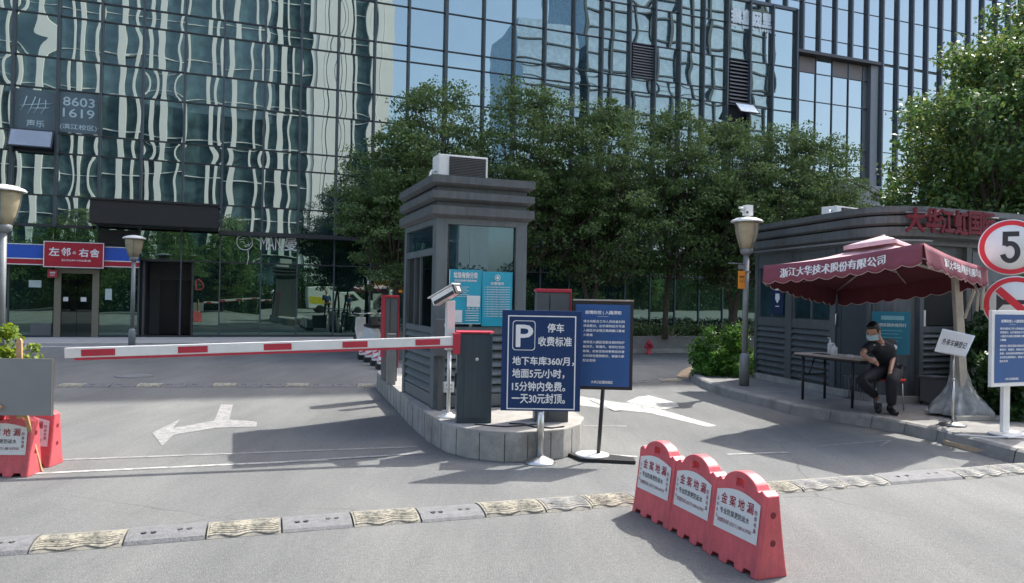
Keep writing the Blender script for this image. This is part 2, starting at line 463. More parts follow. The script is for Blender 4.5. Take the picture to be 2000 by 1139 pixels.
# ------------------------------------------------------------------ mesh helpers
class MB:
    def __init__(self):
        self.bm = bmesh.new()
        self.mi = 0

    def _mark(self, faces, smooth=False):
        for f in faces:
            f.material_index = self.mi
            f.smooth = smooth

    def box(self, x0, x1, y0, y1, z0, z1, bev=0.0, M=None):
        r = bmesh.ops.create_cube(self.bm, size=1.0)
        vs = r['verts']
        for v in vs:
            v.co = Vector(((x0 + x1) / 2 + v.co.x * (x1 - x0), (y0 + y1) / 2 + v.co.y * (y1 - y0), (z0 + z1) / 2 + v.co.z * (z1 - z0)))
        if M is not None:
            for v in vs:
                v.co = M @ v.co
        faces = {f for v in vs for f in v.link_faces}
        if bev > 0:
            es = list({e for v in vs for e in v.link_edges})
            rr = bmesh.ops.bevel(self.bm, geom=es, offset=bev, segments=2, affect='EDGES', profile=0.6)
            faces = set(rr['faces']) | {f for f in faces if f.is_valid}
        self._mark(faces)
        return self

    def tube(self, pts, rad, seg=10, cap=True, smooth=True):
        pts = [Vector(p) for p in pts]
        if not hasattr(rad, '__len__'):
            rad = [rad] * len(pts)
        rings = []
        up = Vector((0, 0, 1))
        prev = None
        for i, p in enumerate(pts):
            d = (pts[min(i + 1, len(pts) - 1)] - pts[max(i - 1, 0)]).normalized()
            ref = prev if prev is not None else (up if abs(d.z) < 0.9 else Vector((1, 0, 0)))
            x = d.cross(ref)
            if x.length < 1e-5:
                x = d.cross(Vector((0, 1, 0)))
            x.normalize()
            y = x.cross(d).normalized()
            prev = y
            rings.append([self.bm.verts.new(p + (x * math.cos(2 * math.pi * k / seg) + y * math.sin(2 * math.pi * k / seg)) * rad[i]) for k in range(seg)])
        fs = []
        for a, b in zip(rings[:-1], rings[1:]):
            for k in range(seg):
                fs.append(self.bm.faces.new((a[k], a[(k + 1) % seg], b[(k + 1) % seg], b[k])))
        self._mark(fs, smooth)
        if cap:
            self._mark([self.bm.faces.new(rings[0][::-1]), self.bm.faces.new(rings[-1])])
        return self

    def lathe(self, prof, seg=24, M=None, smooth=True, cap=True):
        rings = []
        for (r, z) in prof:
            ring = []
            for k in range(seg):
                c = Vector((r * math.cos(2 * math.pi * k / seg), r * math.sin(2 * math.pi * k / seg), z))
                ring.append(self.bm.verts.new(M @ c if M is not None else c))
            rings.append(ring)
        fs = []
        for a, b in zip(rings[:-1], rings[1:]):
            for k in range(seg):
                fs.append(self.bm.faces.new((a[k], a[(k + 1) % seg], b[(k + 1) % seg], b[k])))
        self._mark(fs, smooth)
        if cap:
            self._mark([self.bm.faces.new(rings[0][::-1]), self.bm.faces.new(rings[-1])])
        return self

    def prism(self, pts, v, bev=0.0):
        """polygon (list of 3D points) pushed along vector v"""
        v = Vector(v)
        a = [self.bm.verts.new(Vector(p)) for p in pts]
        b = [self.bm.verts.new(Vector(p) + v) for p in pts]
        n = len(a)
        fs = [self.bm.faces.new(a[::-1]), self.bm.faces.new(b)]
        for k in range(n):
            fs.append(self.bm.faces.new((a[k], a[(k + 1) % n], b[(k + 1) % n], b[k])))
        self._mark(fs)
        if bev > 0:
            es = list({e for f in fs for e in f.edges})
            r = bmesh.ops.bevel(self.bm, geom=es, offset=bev, segments=2, affect='EDGES', profile=0.6)
            self._mark(r['faces'])
        return self

    def poly(self, pts):
        f = self.bm.faces.new([self.bm.verts.new(Vector(p)) for p in pts])
        self._mark([f])
        return self

    def ball(self, c, r, seg=16, M=None):
        rr = bmesh.ops.create_uvsphere(self.bm, u_segments=seg, v_segments=max(6, seg // 2), radius=1.0)
        c = Vector(c)
        if not hasattr(r, '__len__'):
            r = (r, r, r)
        for v in rr['verts']:
            q = Vector((v.co.x * r[0], v.co.y * r[1], v.co.z * r[2]))
            v.co = c + (M @ q if M is not None else q)
        self._mark({f for v in rr['verts'] for f in v.link_faces}, True)
        return self

    def grid(self, fn, nu, nv, smooth=True):
        """fn(u, v) in 0..1 gives a point"""
        vs = [[self.bm.verts.new(Vector(fn(i / nu, j / nv))) for j in range(nv + 1)] for i in range(nu + 1)]
        fs = []
        for i in range(nu):
            for j in range(nv):
                fs.append(self.bm.faces.new((vs[i][j], vs[i + 1][j], vs[i + 1][j + 1], vs[i][j + 1])))
        self._mark(fs, smooth)
        return self

    def build(self, name, m, parent=None, recalc=True):
        if recalc:
            bmesh.ops.recalc_face_normals(self.bm, faces=self.bm.faces[:])
        me = bpy.data.meshes.new(name)
        self.bm.to_mesh(me)
        self.bm.free()
        for x in (m if isinstance(m, (list, tuple)) else [m]):
            me.materials.append(x)
        o = bpy.data.objects.new(name, me)
        COL.objects.link(o)
        if parent is not None:
            o.parent = parent
        return o


def tag(o, label=None, cat=None, group=None, kind=None):
    if label:
        o['label'] = label
    if cat:
        o['category'] = cat
    if group:
        o['group'] = group
    if kind:
        o['kind'] = kind
    return o


def thing(name, loc, rz, label, cat, group=None):
    o = bpy.data.objects.new(name, None)
    o.empty_display_size = 0.2
    COL.objects.link(o)
    o.location = loc
    o.rotation_euler = (0, 0, rz)
    return tag(o, label, cat, group)


def kids(o):
    return [c for c in bpy.data.objects if c.parent == o]


def dup(root, loc=None, rz=None, scale=None, label=None, group=None):
    r = root.copy()
    COL.objects.link(r)
    if loc is not None:
        r.location = loc
    if rz is not None:
        r.rotation_euler = (0, 0, rz)
    if scale is not None:
        r.scale = (scale, scale, scale)
    if label:
        r['label'] = label
    if group:
        r['group'] = group
    for ch in kids(root):
        c = ch.copy()
        COL.objects.link(c)
        c.parent = r
        for g in kids(ch):
            d = g.copy()
            COL.objects.link(d)
            d.parent = c
    return r


_tc = {}


def glyphs(body, bold=0.0, res=3):
    bold = 0.0
    key = (body, bold, res)
    if key in _tc:
        return _tc[key]
    c = bpy.data.curves.new('lettering_curve', 'FONT')
    c.body = body
    c.size = 1.0
    c.offset = bold
    c.resolution_u = res
    o = bpy.data.objects.new('lettering_curve', c)
    COL.objects.link(o)
    bpy.context.view_layer.update()
    me = bpy.data.meshes.new_from_object(o.evaluated_get(bpy.context.evaluated_depsgraph_get()))
    bpy.data.objects.remove(o)
    vs = np.array([v.co[:2] for v in me.vertices]) if len(me.vertices) else np.zeros((1, 2))
    fs = [tuple(p.vertices) for p in me.polygons]
    bpy.data.meshes.remove(me)
    _tc[key] = (vs, fs)
    return _tc[key]


def text(parent, body, x0, x1, z0, z1, y, m, bold=0.02, name='lettering', M=None, mirror=False, depth=0.0, lines=None, fn=None, split=False):
    """lettering fitted into a rectangle of the parent's local xz plane, facing -y; lines: list of (body, x0,x1,z0,z1)"""
    if split and lines:
        for L_ in lines:
            text(parent, '', 0, 0, 0, 0, y, m, bold, name, M, mirror, depth, [L_], fn)
        return None
    V, F = [], []
    for (b, a0, a1, b0, b1) in (lines or [(body, x0, x1, z0, z1)]):
        vs, fs = glyphs(b, bold)
        if not fs:
            continue
        mn, mxx = vs.min(0), vs.max(0)
        u = (vs[:, 0] - mn[0]) / max(1e-6, mxx[0] - mn[0])
        w = (vs[:, 1] - mn[1]) / max(1e-6, mxx[1] - mn[1])
        if mirror:
            u = 1 - u
        hgt = abs(b1 - b0) * (1.0 if not fn else 0.35)
        ex = bold * hgt * 1.3
        strikes = [(0, 0)] if bold <= 0 else [(-ex, 0), (ex, 0), (0, ex), (0, -ex)]
        for si, (dx_, dz_) in enumerate(strikes):
            k = len(V)
            for uu, ww in zip(u, w):
                px, pz = a0 + (a1 - a0) * uu + dx_, b0 + (b1 - b0) * ww + dz_
                if fn:
                    V.append(fn(px, pz))
                else:
                    V.append((px, y - si * 0.00015, pz))
            for f in fs:
                g = [i + k for i in f]
                F.append(g[::-1] if mirror else g)
    me = bpy.data.meshes.new(name)
    me.from_pydata(V, [], F)
    me.materials.append(m)
    o = bpy.data.objects.new(name, me)
    COL.objects.link(o)
    o.parent = parent
    if M is not None:
        o.matrix_local = M
    if depth > 0:
        s = o.modifiers.new('thickness', 'SOLIDIFY')
        s.thickness = depth
        s.offset = 0
    return o


def offz(pts, z):
    return [Vector((p[0], p[1], z)) for p in pts]


# ------------------------------------------------------------------ ground
g = MB()
g.poly([(-400, -400, 0), (400, -400, 0), (400, 400, 0), (-400, 400, 0)])
tag(g.build('road', M_ASPH), kind='structure')


def FW(t, off, z, d=D_MAIN):
    """world point at position t along the facade, off metres in front of it"""
    p = A * t - N * (d - off)
    return Vector((p.x, p.y, z))


# plaza in front of the left part of the facade: two shallow steps
g = MB()
g.prism([FW(-30, 3.3, 0.0), FW(6.9, 3.3, 0), FW(6.9, 0.02, 0), FW(-30, 0.02, 0)], (0, 0, 0.075))
g.prism([FW(-30, 2.9, 0.07), FW(6.9, 2.9, 0.07), FW(6.9, 0.02, 0.07), FW(-30, 0.02, 0.07)], (0, 0, 0.08))
tag(g.build('pavement', M_PLAZA), kind='structure')
# kerb in front of the planter on the right
g = MB()
g.prism([FW(7.1, 6.3, 0), FW(40, 6.3, 0), FW(40, 5.9, 0), FW(7.1, 5.9, 0)], (0, 0, 0.13), 0.02)
tag(g.build('kerb', M_KERB), kind='structure')

# guardhouse pavement with its rounded kerb
KB = [gp(*p) for p in [(1352, 728), (1346, 736), (1352, 746), (1370, 758), (1392, 767), (1415, 775), (1455, 786), (1500, 797), (1542, 809), (1620, 822), (1700, 836), (1765, 848), (1828, 862)]]
KB = [Vector((4.3, 16.6, 0)), Vector((3.95, 16.1, 0))] + KB[1:]
END = [Vector((5.15, 7.6, 0)), Vector((5.35, 6.4, 0)), Vector((5.8, 4.6, 0))]


def offset_path(pts, d):
    out = []
    for i, p in enumerate(pts):
        a = pts[max(0, i - 1)]
        b = pts[min(len(pts) - 1, i + 1)]
        t = (b - a).normalized()
        out.append(p + Vector((-t.y, t.x, 0)) * d)
    return out


path = KB + [Vector((5.02, 8.6, 0))] + END
inner = offset_path(path, 0.17)
g = MB()
poly = inner + [Vector((30, 4, 0)), Vector((30, 24, 0)), Vector((9, 19.4, 0)), Vector((5.2, 17.3, 0))]
g.prism(poly, (0, 0, 0.137))
tag(g.build('pavement', M_WALK), kind='structure')
g = MB()
for i in range(len(path) - 1):
    p0, p1, q0, q1 = path[i], path[i + 1], inner[i], inner[i + 1]
    ln = (p1 - p0).length
    n = max(1, round(ln / 0.8))
    for k in range(n):
        a0, a1 = k / n, (k + 1) / n
        gap = 0.004 / max(ln / n, 0.05)
        a0, a1 = a0 + gap, a1 - gap
        P0, P1, Q0, Q1 = p0.lerp(p1, a0), p0.lerp(p1, a1), q0.lerp(q1, a0), q0.lerp(q1, a1)
        lean = (Q0 - P0) * 0.18
        g.bm.faces.new([g.bm.verts.new(v) for v in (P0, P1, P1 + (Q1 - P1) * .18 + Vector((0, 0, .125)), P0 + lean + Vector((0, 0, .125)))])
        g.bm.faces.new([g.bm.verts.new(v) for v in (P0 + lean + Vector((0, 0, .125)), P1 + (Q1 - P1) * .18 + Vector((0, 0, .125)), P1 + (Q1 - P1) * .35 + Vector((0, 0, .148)), P0 + (Q0 - P0) * .35 + Vector((0, 0, .148)))])
        g.bm.faces.new([g.bm.verts.new(v) for v in (P0 + (Q0 - P0) * .35 + Vector((0, 0, .148)), P1 + (Q1 - P1) * .35 + Vector((0, 0, .148)), Q1 + Vector((0, 0, .148)), Q0 + Vector((0, 0, .148)))])
        g.bm.faces.new([g.bm.verts.new(v) for v in (Q0 + Vector((0, 0, .148)), Q1 + Vector((0, 0, .148)), Q1 + Vector((0, 0, .10)), Q0 + Vector((0, 0, .10)))])
tag(g.build('kerb', M_WKERB), kind='structure')
# low gutter slab at the foot of the near end of that pavement
g = MB()
g.prism([gp(1842, 868), gp(1912, 886), gp(2000, 908), gp(2080, 930), gp(2080, 905), gp(1990, 885), gp(1850, 852)], (0, 0, 0.05), 0.01)
g.prism([gp(*p) for p in [(1322, 738), (1330, 728), (1345, 720), (1362, 715), (1366, 719), (1352, 726), (1345, 734), (1345, 741)]], (0, 0, 0.035))
tag(g.build('gutter_kerb', M_TAN), kind='structure')

# traffic island the booth stands on
ISL = [(735, 760), (800, 830), (835, 862), (870, 884), (912, 896), (960, 902), (1010, 904), (1050, 902), (1100, 896), (1132, 884), (1140, 868)]
isl = [gp(*p) for p in ISL]
e1, e0 = isl[-1], isl[0]
back = Vector((-math.sin(TH), math.cos(TH), 0))
isl = isl + [e1 + back * 0.6 + A * 0.10, e1 + back * 3.9 + A * 0.10, e0 + A * 1.8 + back * 0.1, e0 + back * 0.6 + A * 0.3]
g = MB()
g.prism(isl, (0, 0, 0.298), 0.012)
for f in g.bm.faces:
    f.material_index = 1 if f.normal.z > 0.7 else 0
# vertical joints in the kerb face
island = g.build('traffic_island', [M_KERB, M_PAVE])
tag(island, kind='structure')
g = MB()
for i in range(9):
    p0, p1 = isl[i], isl[i + 1]
    dv = (p1 - p0).normalized()
    nn_ = Vector((dv.y, -dv.x, 0))
    for k in range(max(1, round((p1 - p0).length / 0.32))):
        c = p0.lerp(p1, (k + 0.5) / max(1, round((p1 - p0).length / 0.32)))
        w = dv * 0.004
        g.prism([c - w + nn_ * 0.002, c + w + nn_ * 0.002, c + w - nn_ * 0.01, c - w - nn_ * 0.01], (0, 0, 0.27))
tag(g.build('kerb_joint', mat('joint_grime', (0.06, 0.055, 0.05), 0.9)), kind='structure')


# ------------------------------------------------------------------ markings
def marking(pts, m, z=0.004, name='road_marking'):
    b = MB()
    b.poly([gp(x, y, 0) + Vector((0, 0, z)) for x, y in pts])
    return tag(b.build(name, m), kind='structure')


def z4(p):
    return (p[0] / 2.114, 600 + p[1] / 2.114)


marking([z4(p) for p in [(628, 520), (742, 465), (714, 500), (885, 470), (912, 403), (962, 403), (947, 465), (1060, 474), (1060, 494), (960, 497), (890, 500), (716, 528), (670, 575)]], M_LINE2)


def line_px(p0, p1, w, m, z=0.004):
    a, b = gp(*p0), gp(*p1)
    d = (b - a).normalized()
    s = Vector((-d.y, d.x, 0)) * w / 2
    q = MB()
    n = 24
    for k in range(n):
        a0, a1 = a.lerp(b, k / n), a.lerp(b, (k + 1) / n)
        q.poly([v + Vector((0, 0, z)) for v in (a0 - s, a1 - s, a1 + s, a0 + s)])
    return tag(q.build('road_marking', m), kind='structure')


line_px((60, 901), (815, 873), 0.055, M_LINE2)
line_px((57, 926), (640, 899), 0.06, M_LINE)
line_px((560, 903), (830, 886), 0.06, M_LINE2, 0.006)
marking([(1130, 774), (1205, 786), (1255, 790), (1280, 797), (1400, 832), (1384, 835), (1268, 807), (1205, 801), (1130, 792)], M_LINE)
marking([(1246, 776), (1268, 773), (1322, 788), (1326, 795), (1298, 801), (1268, 796), (1222, 786)], M_LINE, 0.008)
marking([(1150, 782), (1160, 779), (1215, 803), (1200, 804)], M_LINE, 0.012)
line_px((1140, 832), (1225, 833), 0.05, M_LINE2)
line_px((1420, 888), (1540, 884), 0.06, M_LINE2)
line_px((1598, 872), (1740, 860), 0.03, M_LINE2)
line_px((1740, 860), (1720, 872), 0.03, M_LINE2, 0.006)
line_px((1135, 885), (1245, 893), 0.07, M_LINE)
line_px((1000, 716), (1345, 716), 0.05, M_LINE2)


# inspection cover on the far road
c = gp(262, 735)
g = MB().lathe([(0.0005, 0.004), (0.33, 0.004), (0.33, 0.010), (0.27, 0.010), (0.265, 0.007), (0.0005, 0.007)], 32, cap=False)
mh = g.build('manhole_cover', mat('worn_iron', (0.20, 0.21, 0.22), 0.5, metal=0.2, var=0.2))
mh.location = c
tag(mh, 'pale round inspection cover set in the shaded road', 'manhole cover')


# ------------------------------------------------------------------ speed bumps
def bump_segment(parent, x0, x1, painted, depth=0.34, h=0.036, name='rubber_segment'):
    b = MB()
    prof = [(0, 0.0), (0.02, 0.016), (0.07, 0.028), (0.13, h), (0.21, h), (0.27, 0.028), (0.32, 0.016), (depth, 0.0)]
    j = random.uniform(-0.012, 0.012)
    g_ = 0.006
    zj = random.uniform(0, 0.006)
    b.prism([(x0 + g_ + j * 0, y + j, z + 0.002 + zj * (z > 0)) for y, z in prof], (x1 - x0 - 2 * g_, 0, 0), 0.0)
    o = b.build(name, M_TANR if painted else M_RUBBER, parent)
    q = MB()
    if painted:
        # wavy raised ridges carrying what is left of the paint
        for k in range(8):
            yy = 0.018 + k * 0.027
            zz = np.interp(yy, [p[0] for p in prof], [p[1] for p in prof])
            pts = []
            nseg = 28
            for s in range(nseg + 1):
                u = s / nseg
                xx = x0 + 0.02 + u * (x1 - x0 - 0.04)
                y_ = yy + 0.009 * math.sin(u * (x1 - x0) * 26 + 0.3) + j
                zz = np.interp(y_ - j, [p[0] for p in prof], [p[1] for p in prof])
                pts.append((xx, y_, zz + 0.004 + zj))
            q.tube(pts, 0.0072 if painted == 1 else 0.0062, 5, smooth=False)
        q.build('painted_ridge', M_YELL if painted == 1 else M_PALE, o)
    else:
        q = None
    s = MB()
    for fx in (0.22, 0.34, 0.66, 0.78):
        xx = x0 + fx * (x1 - x0)
        s.lathe([(0.018, 0), (0.018, 0.006), (0.009, 0.0065), (0.008, 0.001)], 10, M=Matrix.Translation((xx, 0.11 + j + 0.02 * (fx > .5), 0.033 + zj)))
    s.build('bolt', M_BLACK, o)


M_PALE = mat_worn('worn_pale_paint', (0.44, 0.43, 0.39), (0.26, 0.26, 0.25), 0.3, 18)
tL = lambda px, py: A.dot(gp(px, py))
sb = thing('speed_bump', FW(0, D_MAIN - 5.16, 0, D_MAIN), TH - .036, 'near worn rubber speed bump crossing the whole foreground, some pieces painted yellow', 'speed bump')
XS = [-2.15, -1.12, -0.6, -0.14, 0.34, 0.82, 1.3, 1.75, 2.24, 2.62, 3.0, 3.5, 4.02, 4.55, 5.0, 5.5, 6.0, 6.5, 7.05, 7.6]
PT = [0, 0, 1, 0, 1, 0, 1, 0, 1, 2, 1, 0, 2, 1, 2, 2, 0, 2, 2]
XS = [-2.15, -1.65, -1.12, -0.61, -0.13, 0.34, 0.81, 1.28, 1.75, 2.22, 2.60, 3.0, 3.5, 4.02, 4.55, 5.0, 5.5, 6.35, 6.9, 7.5]
XS = [-4.65, -4.15, -3.65, -3.15, -2.65] + XS + [8.1, 8.7, 9.3]
PT = [1, 0, 1, 0, 1] + PT + [0, 2, 0]
for i in range(len(XS) - 1):
    bump_segment(sb, XS[i], XS[i + 1], PT[i])
for (p0, p1, n, lab) in [((110, 757), (742, 757), 13, 'low worn speed bump across the shaded left lane beyond the barrier arm'),
                         ((1165, 752), (1335, 746), 4, 'short worn speed bump across the shaded right lane behind the black framed notice')]:
    a_, b_ = gp(*p0), gp(*p1)
    dv = b_ - a_
    s2 = thing('speed_bump', a_, math.atan2(dv.y, dv.x), lab, 'speed bump')
    L = dv.length
    for k in range(n):
        bump_segment(s2, L * k / n, L * (k + 1) / n, [1, 0, 0][k % 3])


# ------------------------------------------------------------------ curtain walls
def pane_mesh(w, h, wav=1.0, seed=0, n=12, thick=True):
    rs = np.random.RandomState(seed)
    nx, nz = n, max(n, int(n * h / w))
    nz = min(nz, 22)
    X, Z = np.meshgrid(np.linspace(0, 1, nx + 1), np.linspace(0, 1, nz + 1), indexing='ij')
    pil = rs.choice([0.3, 0.5, 0.8, 1.6, 2.6], p=[.38, .32, .17, .08, .05]) * rs.choice([-1, 1], p=[.7, .3])
    Y = pil * 0.0014 * (1 - (2 * X - 1) ** 2) * (1 - (2 * Z - 1) ** 2) * w
    am = rs.uniform(0.3, 1.5)
    for _ in range(3):
        k = rs.uniform(0.4, 1.3)
        ang = rs.normal(math.pi / 2, 0.35)
        ph = rs.uniform(0, 6.28)
        amp = rs.uniform(0.00004, 0.0003) * am
        Y = Y + amp * np.sin(2 * math.pi * k * (X * w * math.cos(ang) + Z * h * math.sin(ang)) + ph) * (0.3 + X)
    Y = Y + rs.normal(0, 0.0022) * (X - .5) * w + rs.normal(0, 0.0020) * (Z - .5) * h
    Y = Y * wav
    V = np.stack([X * w, Y, Z * h], -1).reshape(-1, 3)
    F = []
    for i in range(nx):
        for j in range(nz):
            p = i * (nz + 1) + j
            F.append((p, p + nz + 1, p + nz + 2, p + 1))
    return V, F


def panes(parent, cells, m, wav=1.0, y=0.0, name='glass_panel', limit=100, seed=0, weight=None):
    """cells: (x0,x1,z0,z1,material). The largest 'limit' in view are parts, the rest one mesh"""
    order = sorted(range(len(cells)), key=lambda i: -(weight(cells[i]) if weight else 1))
    rest = []
    for rank, i in enumerate(order):
        x0, x1, z0, z1 = cells[i][:4]
        mm = cells[i][4] if len(cells[i]) > 4 else m
        V, F = pane_mesh(x1 - x0, z1 - z0, wav * (0.7 if (x0 > 6.8 and parent.name.startswith('glass_office')) else 1.0), seed + i)
        V = V + np.array([x0, y, z0])
        if rank < limit:
            me = bpy.data.meshes.new(name)
            me.from_pydata(V.tolist(), [], F)
            me.materials.append(mm)
            me.polygons.foreach_set('use_smooth', [True] * len(F))
            o = bpy.data.objects.new(name, me)
            COL.objects.link(o)
            o.parent = parent
        else:
            rest.append((V, F, mm))
    if rest:
        ms = []
        VV, FF, MI = [], [], []
        k = 0
        for V, F, mm in rest:
            if mm not in ms:
                ms.append(mm)
            VV += V.tolist()
            FF += [tuple(i + k for i in f) for f in F]
            MI += [ms.index(mm)] * len(F)
            k += len(V)
        me = bpy.data.meshes.new('glazing')
        me.from_pydata(VV, [], FF)
        for mm in ms:
            me.materials.append(mm)
        me.polygons.foreach_set('material_index', MI)
        me.polygons.foreach_set('use_smooth', [True] * len(FF))
        o = bpy.data.objects.new('glazing', me)
        COL.objects.link(o)
        o.parent = parent
        o['kind'] = 'stuff'


T = [-13.0, -11.85, -10.7, -9.55, -8.42, -7.27, -6.13, -4.99, -3.85, -2.71, -1.53, -0.39, 0.85, 1.98, 3.18, 4.4, 5.57, 6.9, 8.31, 9.48, 10.7, 11.88, 13.07, 14.28, 15.4, 16.54, 17.67, 18.82, 19.94, 21.1, 22.36]
ZL = [3.50, 4.36, 5.63, 6.23, 7.53, 8.46, 9.73, 10.28, 11.63, 12.55, 14.0, 14.6, 16.0, 17.0]
ZR = [3.50, 4.36, 5.63, 6.23, 7.53, 8.46, 9.73, 10.28, 11.63, 13.09, 14.07]
bld = thing('glass_office_building', -N * D_MAIN, TH, 'long glass curtain wall building across the background with dark mullions', 'building')
H_LEFT = 32.0
b = MB()
b.box(-40, -2.62, 0.10, 6.3, 0.0, 16.9)
b.box(-1.16, 22.30, 0.10, 6.3, 0.0, 14.0)
b.box(-2.62, -1.16, 2.6, 6.3, 0.0, 14.0)
b.box(-2.62, -1.16, 0.10, 2.6, 2.62, 14.0)
b.box(-40, 6.85, 0.102, 6.3, 13.9, H_LEFT)
b.build('wall', M_INNER, bld)
b = MB()
b.box(22.30, 22.36, -0.02, 6.3, 3.4, 14.1)
b.box(6.9, 22.40, -0.06, 6.3, 14.07, 14.20)
b.build('roof_edge', M_MULL, bld)
cells = []
OPEN1 = (-6.13, -4.99, 5.63, 6.23)
VENTS = [(14.28, 15.40, 10.25, 11.6), (18.82, 19.94, 9.73, 11.63)]
VENTS = [(fac(1234, 88)[0] + .03, fac(1277, 95)[0], 10.30, 11.60), (fac(1424, 113)[0] + .03, fac(1463, 118)[0], 9.78, 11.60)]
def inside(x0, x1, z0, z1, q):
    cx_, cz_ = (x0 + x1) / 2, (z0 + z1) / 2
    return q[0] < cx_ < q[1] and q[2] < cz_ < q[3]
ZCAN = (3.55, 4.24)
for i in range(len(T) - 1):
    zz = ZL if T[i] < 6.8 else ZR
    for j in range(len(zz) - 1):
        x0, x1, z0, z1 = T[i], T[i + 1], zz[j], zz[j + 1]
        q = (x0 + .01, x1 - .01, z0 + .01, z1 - .01)
        if inside(x0, x1, z0, z1, OPEN1):
            continue
        if any(inside(x0, x1, z0, z1, v) for v in VENTS):
            continue
        if abs(x0 - 18.82) < .1 and abs(z0 - 8.46) < .1:
            continue
        cells.append((*q, M_GLASS))
    # ground floor
    x0, x1 = T[i], T[i + 1]
    for (z0, z1) in ((0.2, 2.52), (2.56, 3.44)):
        xa, xb = x0, x1
        if z0 < 1:
            if xa >= -5.0 and xb <= -3.84:
                continue
            if xa >= -2.72 and xb <= -1.5:
                continue
            if abs(xa + 1.53) < .05:
                xa = -1.16
            if abs(xa + 3.85) < .05:
                xa = -3.78
        cells.append((xa + .01, xb - .01, z0, z1, M_GLASSG))


def wgt(c):
    t, z = (c[0] + c[1]) / 2, (c[2] + c[3]) / 2
    if t < -6.6 or z > 11.8 or t > 22.4:
        return 0
    p = FW(t, 0, z)
    if 5.6 < t < 22 and z < 6.5:
        return 0.0001
    return (c[1] - c[0]) * (c[3] - c[2]) / p.y ** 2


panes(bld, cells, M_GLASS, 1.0, seed=100, weight=wgt)
# lower left filler panel below the recess head
# mullion fins
fin = None
for k, t in enumerate(T):
    big = 1.7 if abs(t - 6.9) < .01 else 1.0
    top = 17.0 if t < 6.95 else 14.12
    b = MB()
    b.box(t - .03 * big, t + .03 * big, -0.17, 0.05, 3.42, top)
    b.box(t - .022, t + .022, -0.05, 0.05, 0.15, 3.42) if not (-2.65 < t < -1.6) and not (-5.1 < t < -3.8) else None
    b.build('mullion', M_MULL, bld)
for z in ZL[1:]:
    b = MB()
    b.box(-13, 6.9, -0.035, 0.04, z - .022, z + .022)
    b.build('transom', M_DARK, bld)
for z in ZR[1:]:
    b = MB()
    b.box(6.902, 22.36, -0.035, 0.04, z - .022, z + .022)
    b.build('transom', M_DARK, bld)
b = MB()
b.box(-13, -3.99, -0.10, 0.06, 3.42, 3.50)
b.box(-0.44, 22.4, -0.36, 0.06, 3.40, 3.53)
b.box(-13, 22.36, -0.03, 0.05, 2.515, 2.562)
b.box(-13, 22.36, -0.05, 0.09, 0.15, 0.205)
b.build('canopy_beam', M_DARK, bld)
# black canopy box over the entrance
b = MB()
b.box(-3.97, -0.47, -0.75, -0.31, 3.55, 4.24, 0.01)
b.box(-4.02, -0.42, -0.80, -0.30, 4.24, 4.30)
b.box(-3.95, -0.49, -0.31, 0.05, 3.57, 4.22)
b.build('entrance_canopy', mat('black_canopy', (0.012, 0.012, 0.014), 0.5), bld)
b = MB()
for k in range(9):
    b.box(-3.82, -2.72, -0.10, -0.04, 2.78 + k * .07, 2.82 + k * .07)
b.box(-3.85, -2.70, -0.04, -0.02, 2.75, 3.42)
b.build('louvre_vent', M_BLACK, bld)
for v in VENTS:
    b = MB()
    n = 12
    for k in range(n):
        z = v[2] + (v[3] - v[2]) * (k + .5) / n
        b.prism([(v[0], -.06, z - .055), (v[0], -.055, z - .03), (v[0], .02, z + .035), (v[0], .015, z + .01)], (v[1] - v[0], 0, 0))
    b.build('louvre_vent', mat('vent_metal', (0.16, 0.15, 0.155), 0.6), bld)
# opened windows hung from the top
M_PANEB = mat_glass('open_window_glass', (0.8, 0.82, 0.78), 0.32, (0.12, 0.13, 0.145))
M_PANEW = mat('open_window_backlit', (0.55, 0.66, 0.70), 0.25)
for (x0, x1, zt, h, ang, mm) in [(-6.10, -5.02, 6.22, 0.62, 28, M_PANEB), (fac(1426, 180)[0], fac(1462, 180)[0], 9.72, 0.60, 42, M_PANEW)]:
    Mx = Matrix.Translation((0, -0.32, zt)) @ Matrix.Rotation(R(-ang), 4, 'X')
    b = MB()
    b.box(x0, x1, -.012, .012, -h, 0, M=Mx)
    w = b.build('open_window', mm, bld)
    b = MB()
    for q in ((x0 - .02, x0 + .02, -h, 0), (x1 - .02, x1 + .02, -h, 0), (x0 - .02, x1 + .02, -.04, 0), (x0 - .02, x1 + .02, -h - .02, -h + .02)):
        b.box(q[0], q[1], -.02, .02, q[2], q[3], M=Mx)
    b.build('window_frame', M_DARK, w)
# window films with writing
MB().box(-6.08, -5.05, -0.012, -0.004, 6.28, 7.45).build('window_film', M_FROST, bld)
MB().box(-4.93, -3.92, -0.012, -0.004, 6.28, 7.50).build('window_film', M_FROST, bld)
M_FILMW = mat('pale_window_lettering', (0.42, 0.55, 0.58), 0.5)
text(bld, '', 0, 0, 0, 0, -0.016, M_FILMW, 0.012, lines=[('8603', -4.85, -4.02, 7.08, 7.34), ('1619', -4.85, -4.02, 6.74, 7.00), ('(滨江校区)', -4.92, -3.95, 6.36, 6.54), ('声乐', -5.78, -5.32, 6.36, 6.56)], split=True)
b = MB()
for (pts) in [[(-5.95, 6.95), (-5.72, 7.0), (-5.35, 7.06), (-5.12, 7.08)], [(-5.78, 7.25), (-5.86, 6.95), (-5.95, 6.78)], [(-5.56, 7.25), (-5.66, 6.95), (-5.75, 6.72)],
              [(-5.45, 7.22), (-5.5, 6.95), (-5.6, 6.75)], [(-5.3, 7.18), (-5.3, 6.98), (-5.42, 6.74)], [(-5.66, 6.9), (-5.2, 6.95)]]:
    b.tube([(x, -0.02, z) for x, z in pts], 0.014, 6)
b.build('emblem', M_FILMW, bld)
